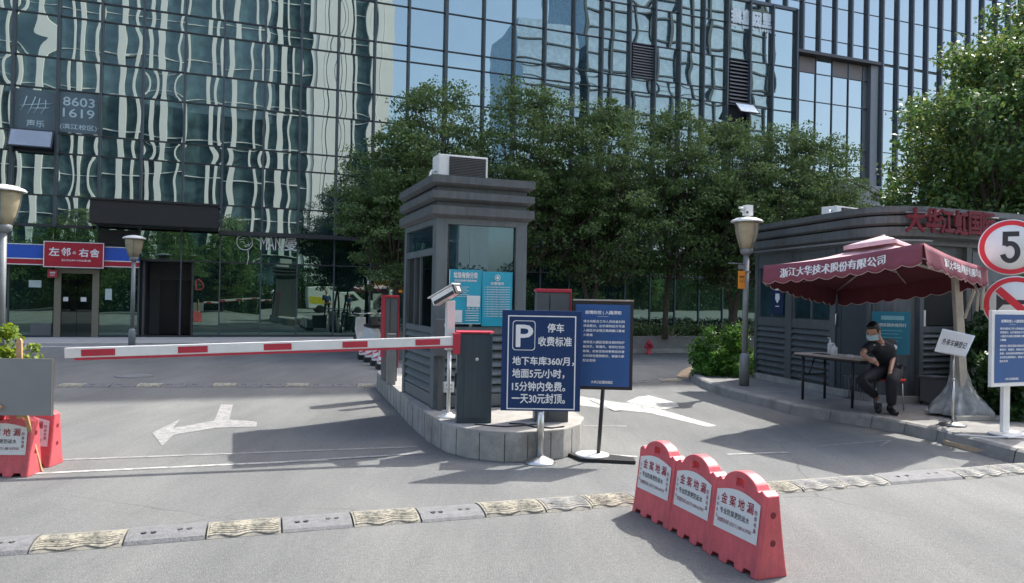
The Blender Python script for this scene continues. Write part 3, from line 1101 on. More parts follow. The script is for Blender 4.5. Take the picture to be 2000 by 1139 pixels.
text(bld, '黑网喜唯', fac(1428, 40)[0], fac(1506, 40)[0], 12.95, 13.75, -0.02, mat('pale_banner_lettering', (0.62, 0.68, 0.70), 0.6), 0.03, mirror=True)
# round line emblem and lettering over the ground floor shop windows
tc_, zc_ = fac(478, 474)
b = MB()
M_NEON = mat('white_shop_lettering', (0.85, 0.85, 0.88), 0.5)
b.tube([(tc_ + .24 * math.cos(a_), -0.12, zc_ + .24 * math.sin(a_)) for a_ in np.linspace(0, 6.28, 30)], 0.012, 6)
for pts in [[(-.16, .08), (.10, .12), (.12, -.06), (-.02, -.10)], [(-.14, 0), (-.04, .03), (-.02, -.04)], [(0, -.14), (.14, -.1), (.2, .02)], [(-.26, .06), (-.2, .2), (0, .27)], [(-.1, .14), (.06, .17)], [(.1, -.24), (.12, -.5), (.08, -.72)]]:
    b.tube([(tc_ + x, -0.12, zc_ + z) for x, z in pts], 0.010, 6)
b.build('emblem', M_NEON, bld)
t0, z0 = fac(508, 490)
t1, z1 = fac(550, 464)
t2 = fac(580, 475)[0]
t3 = fac(735, 492)
text(bld, '', 0, 0, 0, 0, -0.12, M_NEON, 0.0, lines=[('MAN', t0, t1, z0 + .03, z1), ('曼', t1 + .08, t2, z0 + .03, z1 + .04), ('业', t3[0], t3[0] + .38, t3[1], t3[1] + .3)], split=True)
b = MB()
p_ = [fac(x, y) for x, y in ((383, 548), (389, 546), (396, 553), (398, 560), (393, 566), (383, 566))]
b.tube([(t, -0.06, z) for t, z in p_ + [p_[0]]], 0.018, 6)
b.build('emblem', M_RED, bld)
# shop door
t0, t1 = -4.94, -3.80
b = MB()
b.box(t0 - .02, t0 + .16, -0.08, 0.08, 0.15, 2.40)
b.box(t1 - .16, t1 + .02, -0.08, 0.08, 0.15, 2.40)
b.box(t0 + .16, t1 - .16, -0.08, 0.08, 2.06, 2.40)
b.build('door_frame', M_BRONZE, bld)
b = MB()
b.box(t0 + .162, (t0 + t1) / 2 - .005, -0.01, 0.02, 0.17, 2.055)
b.box((t0 + t1) / 2 + .005, t1 - .162, -0.01, 0.02, 0.17, 2.055)
dr = b.build('glass_door', mat_glass('door_glass', (0.4, 0.5, 0.48), 0.14, (0.004, 0.006, 0.006)), bld)
for q in ((-4.73, -4.60), (-4.27, -4.12)):
    MB().box(q[0], q[1], -.018, -.012, 1.22, 1.35).build('door_notice', M_SHEET, dr)
for q in ((-5.62, -5.30, 1.62, 1.83), (-3.62, -3.44, 1.28, 1.62)):
    MB().box(q[0], q[1], -.02, -.012, q[2], q[3]).build('window_notice', mat('pale_green_paper', (0.42, 0.52, 0.50), 0.6), bld)
b = MB()
b.box(-5.55, -5.02, -.05, .06, .2, .56)
b.build('stall_riser', M_CABG, bld)
# dark recessed entrance
b = MB()
b.box(-2.62, -2.56, 0.12, 2.58, 0.15, 2.60)
b.box(-1.22, -1.16, 0.12, 2.58, 0.15, 2.60)
b.box(-2.555, -1.225, 0.12, 2.58, 2.50, 2.60)
b.box(-2.555, -2.25, 1.6, 1.65, 0.15, 2.5)
b.box(-2.25, -1.225, 1.6, 1.65, 1.95, 2.5)
b.build('recess_lining', mat('grey_recess_lining', (0.085, 0.09, 0.09), 0.6), bld)
b = MB()
b.box(-2.245, -1.75, 1.62, 1.66, 0.16, 1.95)
b.box(-1.74, -1.23, 1.62, 1.66, 0.16, 1.95)
b.build('door', M_BLACK, bld)

# --- tower behind on the right
tow = thing('glass_tower', -N * D_TOWER, TH, 'taller bluish glass tower with wide dark fins rising behind the right end', 'tower')
b = MB()
b.box(6.9, 33.4, 0.31, 14, 0.0, 15.1)
b.box(6.9, 70, 0.10, 14, 15.10, 60.0)  # includes an unseen right extension, added to cast shade over the road
b.box(33.9, 70, 0.10, 14, 0.0, 15.1)
b.box(33.38, 33.9, -0.02, 0.6, 0, 15.1)
b.build('wall', mat('tower_grey_panel', (.15, .165, .18), .5, var=.1, streak=.1), tow)
TT = [6.95 + 1.195 * k for k in range(0, 48)]
TT = [27.35 + 1.13 * (k - 18) for k in range(0, 48)]
ZT = [15.25, 16.0, 17.85, 20.2, 20.9, 22.3]
cells = []
for i in range(len(TT) - 1):
    for j in range(len(ZT) - 1):
        cells.append((TT[i] + .01, TT[i + 1] - .01, ZT[j] + .01, ZT[j + 1] - .01, M_GLASST))
RM = [26.2, 27.35, 28.5, 29.65, 30.8, 31.95, 33.0]
ZR2 = [4.5, 6.0, 8.1, 9.3, 10.2, 12.6, 14.15, 15.1]
c2 = []
for i in range(len(RM) - 1):
    for j in range(2, len(ZR2) - 1):
        if j == len(ZR2) - 2 and i in (1, 2, 4, 5):
            continue
        c2.append((RM[i] + .01, RM[i + 1] - .01, ZR2[j] + .01, ZR2[j + 1] - .01, M_GLASST))
for i in range(12):
    x = 33.95 + 1.13 * i
    for j in range(len(ZR2) - 1):
        c2.append((x + .01, x + 1.12, ZR2[j] + .01, ZR2[j + 1] - .01, M_GLASST))


def wgt2(c):
    t, z = (c[0] + c[1]) / 2, (c[2] + c[3]) / 2
    if t < 22.5 or t > 37:
        return 0
    if z > 18:
        return 0.001
    return 1


panes(tow, cells, M_GLASST, 0.5, seed=900, limit=50, weight=wgt2, y=0.0)
rec = [c for c in c2 if c[0] < 33.2]
oth = [c for c in c2 if c[0] > 33.2]
panes(tow, rec, M_GLASST, 0.6, seed=1900, limit=50, y=0.22)
panes(tow, oth, M_GLASST, 0.5, seed=2900, limit=0, y=0.0)
for k, t in enumerate(TT):
    b = MB()
    lo = 15.15 if t < 33.6 else 3.0
    b.box(t - .05, t + .05, -0.17, 0.06, lo, 24)
    if t > 22:
        b.build('mullion', mat('tower_fin_paint', (0.10, 0.115, 0.135), 0.5), tow)
    else:
        b.bm.free()
for z in ZT[1:]:
    MB().box(6.95, 62, -0.03, 0.05, z - .02, z + .02).build('transom', M_DARK, tow)
b = MB()
b.box(24.0, 33.9, -0.24, 0.5, 15.04, 15.20)
b.build('overhang_edge', mat('overhang_dark', (0.045, 0.045, 0.05), 0.6), tow)
for z in ZR2[2:-1]:
    MB().box(26.2, 33.35, 0.18, 0.26, z - .02, z + .02).build('transom', M_DARK, tow)
    MB().box(33.95, 50, -0.03, 0.05, z - .02, z + .02).build('transom', M_DARK, tow)
for t in RM:
    MB().box(t - .025, t + .025, 0.16, 0.30, 8.1, 15.0).build('mullion', M_MULL, tow)
for i in (1, 2, 4, 5):
    MB().box(RM[i] + .03, RM[i + 1] - .03, 0.20, 0.3, 14.17, 15.0).build('spandrel_panel', mat('brown_spandrel', (0.13, 0.105, 0.095), 0.5), tow)
b = MB()
b.box(26.2, 33.37, -0.9, 0.5, 7.0, 8.08)
b.build('low_canopy', mat('grey_canopy_metal', (0.17, 0.18, 0.19), 0.5), tow)
for t in (30.0, 32.1):
    b = MB()
    b.tube([(t, 0.42, 8.9), (t + .25, -0.85, 8.1)], 0.035, 8)
    b.build('canopy_stay', M_GALV, tow)

# planter in front of the right part
pl = thing('planter_wall', FW(0, 6.1, 0), TH, 'long low grey stone planter wall under the row of street trees', 'planter')
b = MB()
b.box(7.0, 40, 0.0, 0.22, 0.0, 0.50, 0.01)
b.box(7.0, 7.22, 0.225, 5.7, 0.0, 0.50, 0.01)
b.build('wall', M_STONE, pl)
b = MB()
b.box(7.23, 39.9, 0.225, 5.7, 0.1, 0.44)
b.build('soil', M_SOIL, pl)


# ------------------------------------------------------------------ foliage
def leaf_mesh(centers, spread, n_per, size, m, name, parent, seed=0, up=0.35, flat=0.6, aspect=0.55, droop=0.0):
    """many small leaf faces round given clump centres (x,y,z,scale)"""
    rs = np.random.RandomState(seed)
    C = np.repeat(np.array(centers), n_per, axis=0)
    k = len(C)
    d = rs.normal(size=(k, 3))
    d /= np.linalg.norm(d, axis=1)[:, None]
    rr = rs.uniform(0.15, 1, size=(k, 1)) ** 0.6
    P = C[:, :3] + d * rr * spread * C[:, 3:4] * np.array([1, 1, flat])
    nrm = rs.normal(size=(k, 3)) * 0.8 + d * 0.5 + np.array([0, 0, up])
    nrm /= np.linalg.norm(nrm, axis=1)[:, None]
    t = np.cross(nrm, rs.normal(size=(k, 3)))
    t /= np.linalg.norm(t, axis=1)[:, None]
    t[:, 2] -= droop
    s = np.cross(nrm, t)
    L = size * rs.uniform(0.65, 1.35, size=(k, 1))
    W = L * aspect
    fold = nrm * L * 0.12
    a0 = P - t * L * .5
    a1 = P + s * W * .5 + fold
    a2 = P + t * L * .5
    a3 = P - s * W * .5 + fold
    V = np.stack([a0, a1, a2, a3], 1).reshape(-1, 3)
    me = bpy.data.meshes.new(name)
    me.vertices.add(4 * k)
    me.vertices.foreach_set('co', V.ravel())
    me.loops.add(4 * k)
    me.loops.foreach_set('vertex_index', np.arange(4 * k))
    me.polygons.add(k)
    me.polygons.foreach_set('loop_start', np.arange(k) * 4)
    me.polygons.foreach_set('loop_total', np.full(k, 4))
    me.materials.append(m)
    me.update(calc_edges=True)
    o = bpy.data.objects.new(name, me)
    COL.objects.link(o)
    if parent:
        o.parent = parent
    return o


def make_tree(name, h, crown_r, z_low, seed, leafm, nclump, nleaf, lsize, label, cat='tree', group=None, vase=True, trunk_r=0.11, spread=0.5, flat=0.4, ntrunk=1):
    rs = random.Random(seed)
    root = thing(name, (0, 0, 0), 0, label, cat, group)
    b = MB()
    tips = []

    def limb(p, d, L, r, depth):
        pts = [p]
        rad = [r]
        n = 4
        q = p.copy()
        dd = d.copy()
        for i in range(n):
            dd = (dd + Vector((rs.uniform(-.16, .16), rs.uniform(-.16, .16), rs.uniform(-.05, .16)))).normalized()
            q = q + dd * L / n
            pts.append(q.copy())
            rad.append(r * (1 - 0.5 * (i + 1) / n))
        b.tube(pts, rad, 8 if depth < 2 else 5, cap=depth == 0)
        if depth >= 3:
            tips.append(pts[-1])
            tips.append(pts[2])
            return
        for k in range(3 if depth else 5):
            base = pts[rs.choice([2, 3, 4])] if depth else pts[-1] - Vector((0, 0, rs.uniform(0, .35)))
            ang = rs.uniform(0, 2 * math.pi)
            tilt = rs.uniform(.35, .85) if vase else rs.uniform(.5, 1.2)
            nd_ = (dd * math.cos(tilt) + Vector((math.cos(ang), math.sin(ang), 0.1)) * math.sin(tilt)).normalized()
            limb(base, nd_, L * rs.uniform(.62, .82), r * .5, depth + 1)
        tips.append(pts[-1])
    for k in range(ntrunk):
        a_ = k * 2.1
        limb(Vector((0.15 * k * math.cos(a_), 0.15 * k * math.sin(a_), 0)), Vector((0.05 + .15 * (k > 0) * math.cos(a_), .15 * (k > 0) * math.sin(a_), 1)).normalized(), z_low * 1.15, trunk_r, 0)
    # clump centres fill an uneven crown
    cl = []
    zc = (h + z_low) / 2
    lobes = [(rs.uniform(0, 6.28), rs.uniform(.75, 1.2)) for _ in range(7)]
    while len(cl) < nclump:
        u = rs.uniform(0, 1)
        z = z_low + (h - z_low) * u
        ang = rs.uniform(0, 6.28)
        rmax = crown_r * (math.sin(math.pi * min(1, (u * 0.86 + 0.10))) ** 0.6)
        rmax *= 1 + 0.22 * math.sin(3 * ang + lobes[0][0] + 3 * u) + 0.14 * math.sin(7 * ang + lobes[1][0] + 9 * u)
        r = rmax * rs.uniform(0.05, 1) ** 0.5
        cl.append((r * math.cos(ang), r * math.sin(ang), z + 0.12 * math.sin(ang * 5) + rs.uniform(-.2, .2), rs.uniform(.45, 1.25)))
    for t in tips:
        if t.z > z_low * .9 and (t.x ** 2 + t.y ** 2) < (crown_r * 1.15) ** 2 and t.z < h + .3:
            cl.append((t.x, t.y, t.z, rs.uniform(.5, 1.0)))
    # fine twigs out to some clumps
    for c_ in cl[::3]:
        e = Vector(c_[:3])
        s_ = Vector((e.x * .45, e.y * .45, max(z_low * .9, e.z - (h - z_low) * .3)))
        b.tube([s_, s_.lerp(e, .5) + Vector((0, 0, .1)), e], [.018, .012, .005], 4, cap=False)
    b.build('trunk', M_BARK, root)
    leaf_mesh(cl, spread, nleaf, lsize, leafm, 'crown', root, seed, flat=flat)
    return root


TREEG = 'street trees in the planter before the glass wall'
treeA = make_tree('street_tree', 7.6, 2.3, 2.2, 3, L_ZELK, 270, 84, 0.098, 'x', group=TREEG, flat=.42, spread=.50)
treeB = make_tree('street_tree', 7.0, 2.15, 1.9, 8, L_ZELK, 260, 84, 0.098, 'x', group=TREEG, flat=.42, spread=.50, ntrunk=2)
treeC = make_tree('street_tree', 6.3, 1.85, 1.7, 15, L_ZELK, 200, 84, 0.092, 'x', group=TREEG, flat=.42, spread=.48, ntrunk=3, trunk_r=.07)
spots = [(treeA, 850, 20.6, 0.3, 0.93, 'street tree rising directly behind the guard booth roof, its crown topping the others'),
         (treeC, 775, 19.6, 2.0, 0.86, 'sparser street tree with the leftmost crown, left of the booth'),
         (treeA, 1010, 21.0, 3.9, 0.94, 'street tree whose crown stands just right of the booth roof'),
         (treeB, 1165, 21.6, 1.0, 0.96, 'street tree above the black framed notice stand'),
         (treeA, 1300, 22.4, 5.1, 0.91, 'street tree below the left louvred vent of the glass wall'),
         (treeB, 1425, 22.8, 3.4, 0.95, 'street tree just left of the lamp with a camera on top'),
         (treeC, 1530, 23.0, 0.5, 1.02, 'multi stemmed street tree behind the grey guardhouse roof'),
         (treeC, 1605, 23.4, 2.5, 0.98, 'rightmost street tree of the row, over the roof air conditioner')]
done = set()
for (src, px, Y, rz, sc, lab) in spots:
    p = at(px, 600, Y)
    loc = (p.x, p.y, 0.42 if px > 760 else 0.1)
    if src.name not in done:
        done.add(src.name)
        src.location = loc
        src.rotation_euler = (0, 0, rz)
        src.scale = (sc, sc, sc)
        src['label'] = lab
    else:
        dup(src, loc, rz, sc, lab)

big = make_tree('camphor_tree', 8.6, 3.3, 2.4, 21, L_CAMP, 480, 120, 0.115, 'tall leafy tree with sunlit yellow green tufts at the right edge', flat=.7, spread=.52, vase=False, trunk_r=.2)
p = at(2010, 600, 17.0)
big.location = (p.x + 1.05, p.y, 0.15)
big.rotation_euler = (0, 0, 1.0)
big2 = make_tree('camphor_tree', 6.4, 1.9, 2.3, 33, L_CAMP, 220, 110, 0.105, 'lower bushy tree behind the red roof letters at the right', flat=.7, spread=.5, vase=False, trunk_r=.14)
p = at(1955, 600, 14.6)
big2.location = (p.x, p.y, 0.15)

# trees standing behind the viewer; the glass wall mirrors them
for k, (x, y, rz, sc) in enumerate([(-13, -9, .4, 1.15), (-6.5, -12, 2.2, 1.2), (-1, -10, 4.0, 1.0), (4.5, -13, 1.2, 1.25), (34, -13, 5.0, 1.3), (41, -12, 0.2, 1.25), (49, -14, 2.6, 1.3), (58, -13, 1.6, 1.3)]):
    dup([treeA, treeB][k % 2], (x, y, -1.2), rz, sc, 'green tree across the road, seen only mirrored in the glass wall', 'trees mirrored in the glass wall')


def bush(name, loc, size, n, nleaf, lsize, m, label, seed, cat='shrub', rz=0, group=None, top=0.9):
    root = thing(name, loc, rz, label, cat, group)
    rs = random.Random(seed)
    cl = []
    sx, sy, sz = size
    while len(cl) < n:
        x, y, z = rs.uniform(-1, 1), rs.uniform(-1, 1), rs.uniform(0, 1)
        q = (abs(x) ** 2.6 + abs(y) ** 2.6 + abs(z) ** 2.6)
        if q < 1:
            cl.append((x * sx, y * sy, z * sz * (1 + .12 * math.sin(5 * x + seed) + .1 * math.sin(9 * y)), rs.uniform(.6, 1.2)))
    b = MB()
    for k in range(9):
        a_ = rs.uniform(0, 6.28)
        e = Vector((sx * .5 * math.cos(a_), sy * .5 * math.sin(a_), sz * .75))
        b.tube([(0.1 * math.cos(a_) * sx, .1 * math.sin(a_) * sy, 0), e * .5 + Vector((0, 0, .05)), e], [.014, .01, .005], 5, cap=False)
    b.build('stem', M_BARK, root)
    leaf_mesh(cl, min(sx, sy, sz) * .28, nleaf, lsize, m, 'foliage', root, seed, flat=.8, up=.6)
    return root


bush('shrub', at(1412, 720, 14.9) * 1.0, (0.62, 0.65, 0.88), 170, 55, 0.075, L_BUSH, 'rounded bright green shrub left of the lamp by the guardhouse', 5).location.z = 0.14
bush('shrub', (-6.45, 9.3, 0.0), (0.50, 0.42, 1.08), 190, 50, 0.075, L_YEL, 'sunlit yellow green shrub above the leaning grey board', 9, rz=.2)
bush('shrub', (6.75, 9.9, 0.14), (0.55, 0.5, 0.95), 110, 45, 0.10, L_DARK, 'dark leafy shrub behind the white framed notice', 12)
bush('shrub', (7.3, 10.9, 0.14), (0.6, 0.6, 1.9), 150, 50, 0.10, L_DARK, 'tall dark shrub behind the speed limit sign', 13)
gc = [(random.uniform(7.5, 30), -random.uniform(0, 1), 0) for _ in range(10)]
cl = []
for _ in range(900):
    t = random.uniform(7.4, 27)
    o_ = random.uniform(0.3, 5.6)
    p = FW(t, o_, 0.48)
    cl.append((p.x, p.y, 0.46 + random.uniform(0, .30) * (0.6 + .4 * math.sin(t * 2)), random.uniform(.6, 1.3)))
o = leaf_mesh(cl, 0.22, 34, 0.085, L_DARK, 'ground_cover', None, 77, flat=.7, up=.5)
tag(o, 'dark low ground cover filling the long planter', 'ground cover', kind='stuff')

cl = []
for _ in range(3000):
    x = random.uniform(-30, 130)
    cl.append((x, -17 - 0.35 * x * 0 + random.uniform(-.5, 1.0), random.uniform(0, 1) ** .7 * ((4.6 if x < 9 or x > 32 else 2.7) + 1.1 * math.sin(x * .55) + .6 * math.sin(x * 1.7) + .03 * max(0, x)), random.uniform(.7, 1.4)))
hd = thing('tall_hedge', (0, 0, 0), 0, 'tall dark hedge across the road, seen only mirrored in the ground floor glass', 'hedge')
leaf_mesh(cl, 0.6, 26, 0.24, L_DARK, 'foliage', hd, 78, flat=.9, up=.3)
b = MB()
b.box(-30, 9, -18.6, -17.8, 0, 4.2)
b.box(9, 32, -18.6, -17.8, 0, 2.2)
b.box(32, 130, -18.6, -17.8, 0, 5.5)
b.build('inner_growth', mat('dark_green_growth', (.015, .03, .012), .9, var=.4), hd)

# ------------------------------------------------------------------ buildings behind the viewer (mirrored in the glass)
apt = thing('apartment_building', N * 30, TH, 'pale ribbed apartment block across the road, mirrored in the glass wall', 'building')
b = MB()
b.box(-60, 14.0, -14, 0, 0, 52)
b.build('wall', M_APTW, apt)
b = MB()
for (q0, q1) in ((6.9, 7.5), (7.56, 8.5), (8.56, 8.9), (9.0, 10.2), (10.28, 10.7), (10.78, 11.5), (13.6, 14.3), (14.36, 15.6)):
    b.box(q0, q1, 0.02, 0.5 + .12 * math.sin(q0 * 7), 0, 52)
b.build('stair_panel', M_APT, apt)
x = -58.0
k = 0
while x < 13.5:
    if not (6.4 < x < 11.9):
        hw = [.10, .20, .14, .26, .12, .17, .30][k % 7]
        MB().box(x - hw, x + hw, 0.03, 0.45, 5, 52).build('rib', M_APT, apt)
    x += [1.35, 1.0, 1.75, 2.5, 0.8, 1.5, 2.1, 1.2][k % 8]
    k += 1
for f in range(13):
    z = 5 + f * 3.9
    MB().box(-59, 6.95, 0.02, 0.18, z, z + .09).build('floor_slab', M_APT, apt)
    MB().box(11.65, 13.55, 0.02, 0.18, z, z + .09).build('floor_slab', M_APT, apt)

off = thing('office_tower', N * 75, TH, 'grey framed office tower far behind the viewer, mirrored in the glass wall', 'building')
b = MB()
b.box(62, 104, -20, 0, 0, 68)
b.box(48, 60, -16, 0, 0, 52)
b.build('wall', M_OFFG, off)
for k in range(10):
    x = 62 + 4.6 * k
    MB().box(x - .24, x + .24, 0.02, 0.5, 0, 68).build('column', M_OFFF, off)
for k in range(18):
    z = 2 + 3.9 * k
    MB().box(62, 104, 0.02, 0.35, z - .14, z + .14).build('floor_slab', M_OFFF, off)
    if z < 50:
        MB().box(48, 60, 0.02, 0.35, z - .14, z + .14).build('floor_slab', M_OFFF, off)


# ------------------------------------------------------------------ guard booth on the island
booth = thing('guard_booth', (-0.88, 8.48, 0.298), TH, 'grey guard booth with stepped cornice standing on the traffic island', 'booth')
BW, BD = 1.12, 1.66
b = MB()
# corner posts and rails, then infill
for (x0, x1, y0, y1) in ((0, .14, 0, .16), (BW - .14, BW, 0, .16), (0, .10, BD - .12, BD), (BW - .14, BW, BD - .12, BD)):
    b.box(x0, x1, y0, y1, 0, 2.30, .006)
b.box(.002, BW - .002, .002, BD - .002, 2.13, 2.302)
b.box(.14, BW - .14, .012, .10, 0.02, 0.16)
b.box(.14, BW - .14, .012, .10, 0.86, 0.945)
b.box(.012, .09, .16, BD - .12, 0.02, 0.16)
b.box(.012, .09, .16, BD - .12, 0.86, 0.93)
b.box(.010, .09, .16, BD - .12, 1.78, 1.86)
b.box(BW - .09, BW - .012, .16, BD - .12, .02, 2.13)
b.box(.1, BW - .14, BD - .09, BD - .012, .02, 2.13)
b.build('frame', M_BOOTH, booth)
b = MB()
b.box(.10, BW - .10, .11, BD - .12, .03, 2.2)
b.build('wall', M_INNER, booth)
b = MB()
for (z0, z1, o_) in ((2.20, 2.33, .065), (2.385, 2.50, .065), (2.56, 2.68, .07)):
    lo, hi = o_ - .05, o_
    # slab with an undercut lower edge
    v = [[(-lo, -lo), (BW + lo, -lo), (BW + lo, BD + lo), (-lo, BD + lo)], [(-hi, -hi), (BW + hi, -hi), (BW + hi, BD + hi), (-hi, BD + hi)]]
    r0 = [b.bm.verts.new((x, y, z0)) for x, y in v[0]]
    r1 = [b.bm.verts.new((x, y, z0 + .035)) for x, y in v[1]]
    r2 = [b.bm.verts.new((x, y, z1)) for x, y in v[1]]
    b.bm.faces.new(r0[::-1]); b.bm.faces.new(r2)
    for k in range(4):
        b.bm.faces.new((r0[k], r0[(k + 1) % 4], r1[(k + 1) % 4], r1[k]))
        b.bm.faces.new((r1[k], r1[(k + 1) % 4], r2[(k + 1) % 4], r2[k]))
b.box(.01, BW - .01, .01, BD - .01, 2.30, 2.60)
b.build('roof', M_CORN, booth)


def louvres(parent, o, u, v, length, z0, z1, m, pitch=.088, depth=.06, name='louvre'):
    """slats between z0 and z1 starting at o along u, facing v"""
    b = MB()
    o, u, v = Vector(o), Vector(u), Vector(v)
    n = int((z1 - z0) / pitch)
    for k in range(n):
        z = z0 + (k + .5) * (z1 - z0) / n
        h = (z1 - z0) / n
        P = [o + v * 0.004 + Vector((0, 0, z + h * .48)), o + v * depth * .75 + Vector((0, 0, z - h * .18)), o + v * depth * .75 + Vector((0, 0, z - h * .36)), o - v * .012 + Vector((0, 0, z + h * .28))]
        b.prism(P, u * length)
    return b.build(name, m, parent)


louvres(booth, (.14, .055, 0), (1, 0, 0), (0, -1, 0), BW - .28, .16, .86, M_BOOTH)
louvres(booth, (.055, .16, 0), (0, 1, 0), (-1, 0, 0), BD - .28, .16, .86, M_BOOTH)
V, F = pane_mesh(BW - .28, 1.185, .5, 5)
me = bpy.data.meshes.new('window')
me.from_pydata((V + np.array([.14, .05, .945])).tolist(), [], F)
me.materials.append(M_BOOTHG)
me.polygons.foreach_set('use_smooth', [True] * len(F))
w = bpy.data.objects.new('window', me); COL.objects.link(w); w.parent = booth
MB().box(.145, .165, .02, .05, .95, 2.125).build('window_frame', M_DARK, w)
b = MB()
b.box(.045, .055, .16, BD - .12, 1.86, 2.13)
b.build('window', M_BOOTHG, booth)
b = MB()
b.box(.045, .055, .16, .80, .93, 1.78)
w = b.build('sliding_window', mat_glass('dark_sliding_glass', (.5, .6, .6), .12, (.004, .006, .007)), booth)
b = MB()
b.box(.02, .06, .79, .83, .93, 1.78)
b.box(.02, .06, 1.10, 1.13, .93, 1.78)
b.box(.02, .06, .16, .185, .93, 1.78)
b.build('window_frame', M_BOOTH, w)
MB().box(.055, .065, .83, BD - .12, .93, 1.78).build('window', M_INNER, booth)
b = MB()
b.box(.15, BW - .15, -.0, .10, 0.0, .022)
b.build('sill_gap', M_BLACK, booth)

Bo = lambda x, y, z: Vector((-0.88, 8.48, 0.298)) + A * x + back * y + Vector((0, 0, z))


def ac_unit(name, loc, rz, label, w=.62, d=.30, h=.27):
    r = thing(name, loc, rz, label, 'air conditioner')
    b = MB()
    b.box(0, w, 0, d, .03, h, .012)
    b.box(.05, .12, .02, d - .02, 0, .03)
    b.box(w - .12, w - .05, .02, d - .02, 0, .03)
    b.build('casing', M_WHITE, r)
    q = MB()
    q.box(.13, w - .03, -.010, .004, .05, h - .025)
    gr = q.build('grille', mat('brown_grille', (.028, .022, .02), .7), r)
    q = MB()
    for k in range(12):
        q.box(.135, w - .035, -.016, -.011, .058 + k * (h - .09) / 12, .064 + k * (h - .09) / 12)
    q.build('fan_guard', M_CABG, gr)
    q = MB()
    q.tube([(-.005, d * .3, .12), (-.06, d * .3, .12), (-.09, d * .25, .05), (-.05, d * .2, .01), (.1, -.03, .01)], .017, 8)
    q.build('pipe', M_WHITE, r)
    return r


acp = at(868, 333, 8.95)
ac_unit('air_conditioner', Vector((acp.x - .06, acp.y - .1, 2.978)), TH, 'white outdoor air conditioner unit on the guard booth roof', w=.62, h=.32)

# posters on the booth window
def sheet(name, parent_loc, rz, w, h, m, label, cat='poster', th=.004, tilt=0):
    r = thing(name, parent_loc, rz, label, cat)
    b = MB()
    rs = random.Random(int(w * 1000))
    b.grid(lambda u, v: (u * w, -0.003 * math.sin(u * 9 + v * 4) - .004, v * h), 10, 10)
    b.grid(lambda u, v: (u * w, -0.003 * math.sin(u * 9 + v * 4) + .002, v * h), 10, 10)
    b.build('sheet', m, r)
    return r


pw = .345
p1 = sheet('poster', Bo(.165, .0, .98), TH, pw + .05, .63, M_TEAL, 'left teal poster with white boxes on the booth window', )
p2 = sheet('poster', Bo(.565, -.004, .955), TH, pw + .03, .64, M_TEAL, 'right teal poster with a round emblem on the booth window')
WH = mat('white_print', (.68, .72, .72), .5)
text(p1, '', 0, 0, 0, 0, -.012, WH, .03, lines=[('垃圾有你分类', .05, .34, .53, .60), ('社区生活垃圾分类投放指南', .06, .33, .49, .515)])
b = MB()
b.box(.02, .14, -.013, -.011, .452, .475)
for k in range(6):
    b.box(.02, .24 - (k % 2) * .03, -.013, -.011, .425 - k * .022, .430 - k * .022)
b.box(.215, .375, -.013, -.011, .20, .33)
b.box(.02, .16, -.013, -.011, .02, .16)
for k in range(5):
    b.box(.20, .36, -.013, -.011, .15 - k * .028, .157 - k * .028)
b.box(.0, .385, -.0125, -.011, 0, .006)
b.box(.0, .006, -.0125, -.011, 0, .62)
b.build('printed_block', WH, p1)
text(p1, '', 0, 0, 0, 0, -.012, WH, .03, lines=[('减量 · 分类 · 回收', .22, .36, .172, .19)])
text(p2, '', 0, 0, 0, 0, -.012, WH, .02, lines=[('志愿服务', .10, .27, .485, .52)] + [('人人参与文明城市建设从我做起共同守护'[:18], .02, .345, .452 - k * .0285, .466 - k * .0285) for k in range(13)])
b = MB()
b.lathe([(.036, 0), (.036, .003), (.029, .003), (.029, 0)], 20, M=Matrix.Translation((.185, -.010, .57)) @ Matrix.Rotation(math.pi / 2, 4, 'X'), cap=False)
b.lathe([(.0005, .003), (.018, .003)], 16, M=Matrix.Translation((.185, -.010, .57)) @ Matrix.Rotation(math.pi / 2, 4, 'X'), cap=False)
b.build('emblem', WH, p2)

# ------------------------------------------------------------------ barrier gate with its arm
mg = thing('barrier_gate', (-.545, 7.60, .298), TH * .35, 'dark blue grey barrier gate with lowered red and white arm', 'barrier gate')
b = MB()
b.box(0, .36, 0, .30, 0.0, .92, .008)
b.build('cabinet', M_CAB, mg)
b = MB()
b.prism([(-.012, -.012, .922), (.33, -.012, .922), (.385, .10, .922), (.375, .31, .922), (-.012, .31, .922)], (0, 0, .016), .004)
b.build('cover', M_RED, mg)
b = MB()
b.box(.075, .325, -.006, .004, .05, .70, .002)
dd_ = b.build('door', M_CAB, mg)
b = MB()
b.lathe([(.018, 0), (.018, .008), (.008, .01)], 14, M=Matrix.Translation((.20, -.006, .655)) @ Matrix.Rotation(math.pi / 2, 4, 'X'))
b.build('lock', M_STEEL, dd_)
MB().box(-.015, -.003, .10, .16, .35, .50).build('vent_plate', M_BLACK, mg)
b = MB()
b.box(-.05, .025, -.04, .06, .71, .925, .006)
b.build('arm_bracket', M_RED, mg)
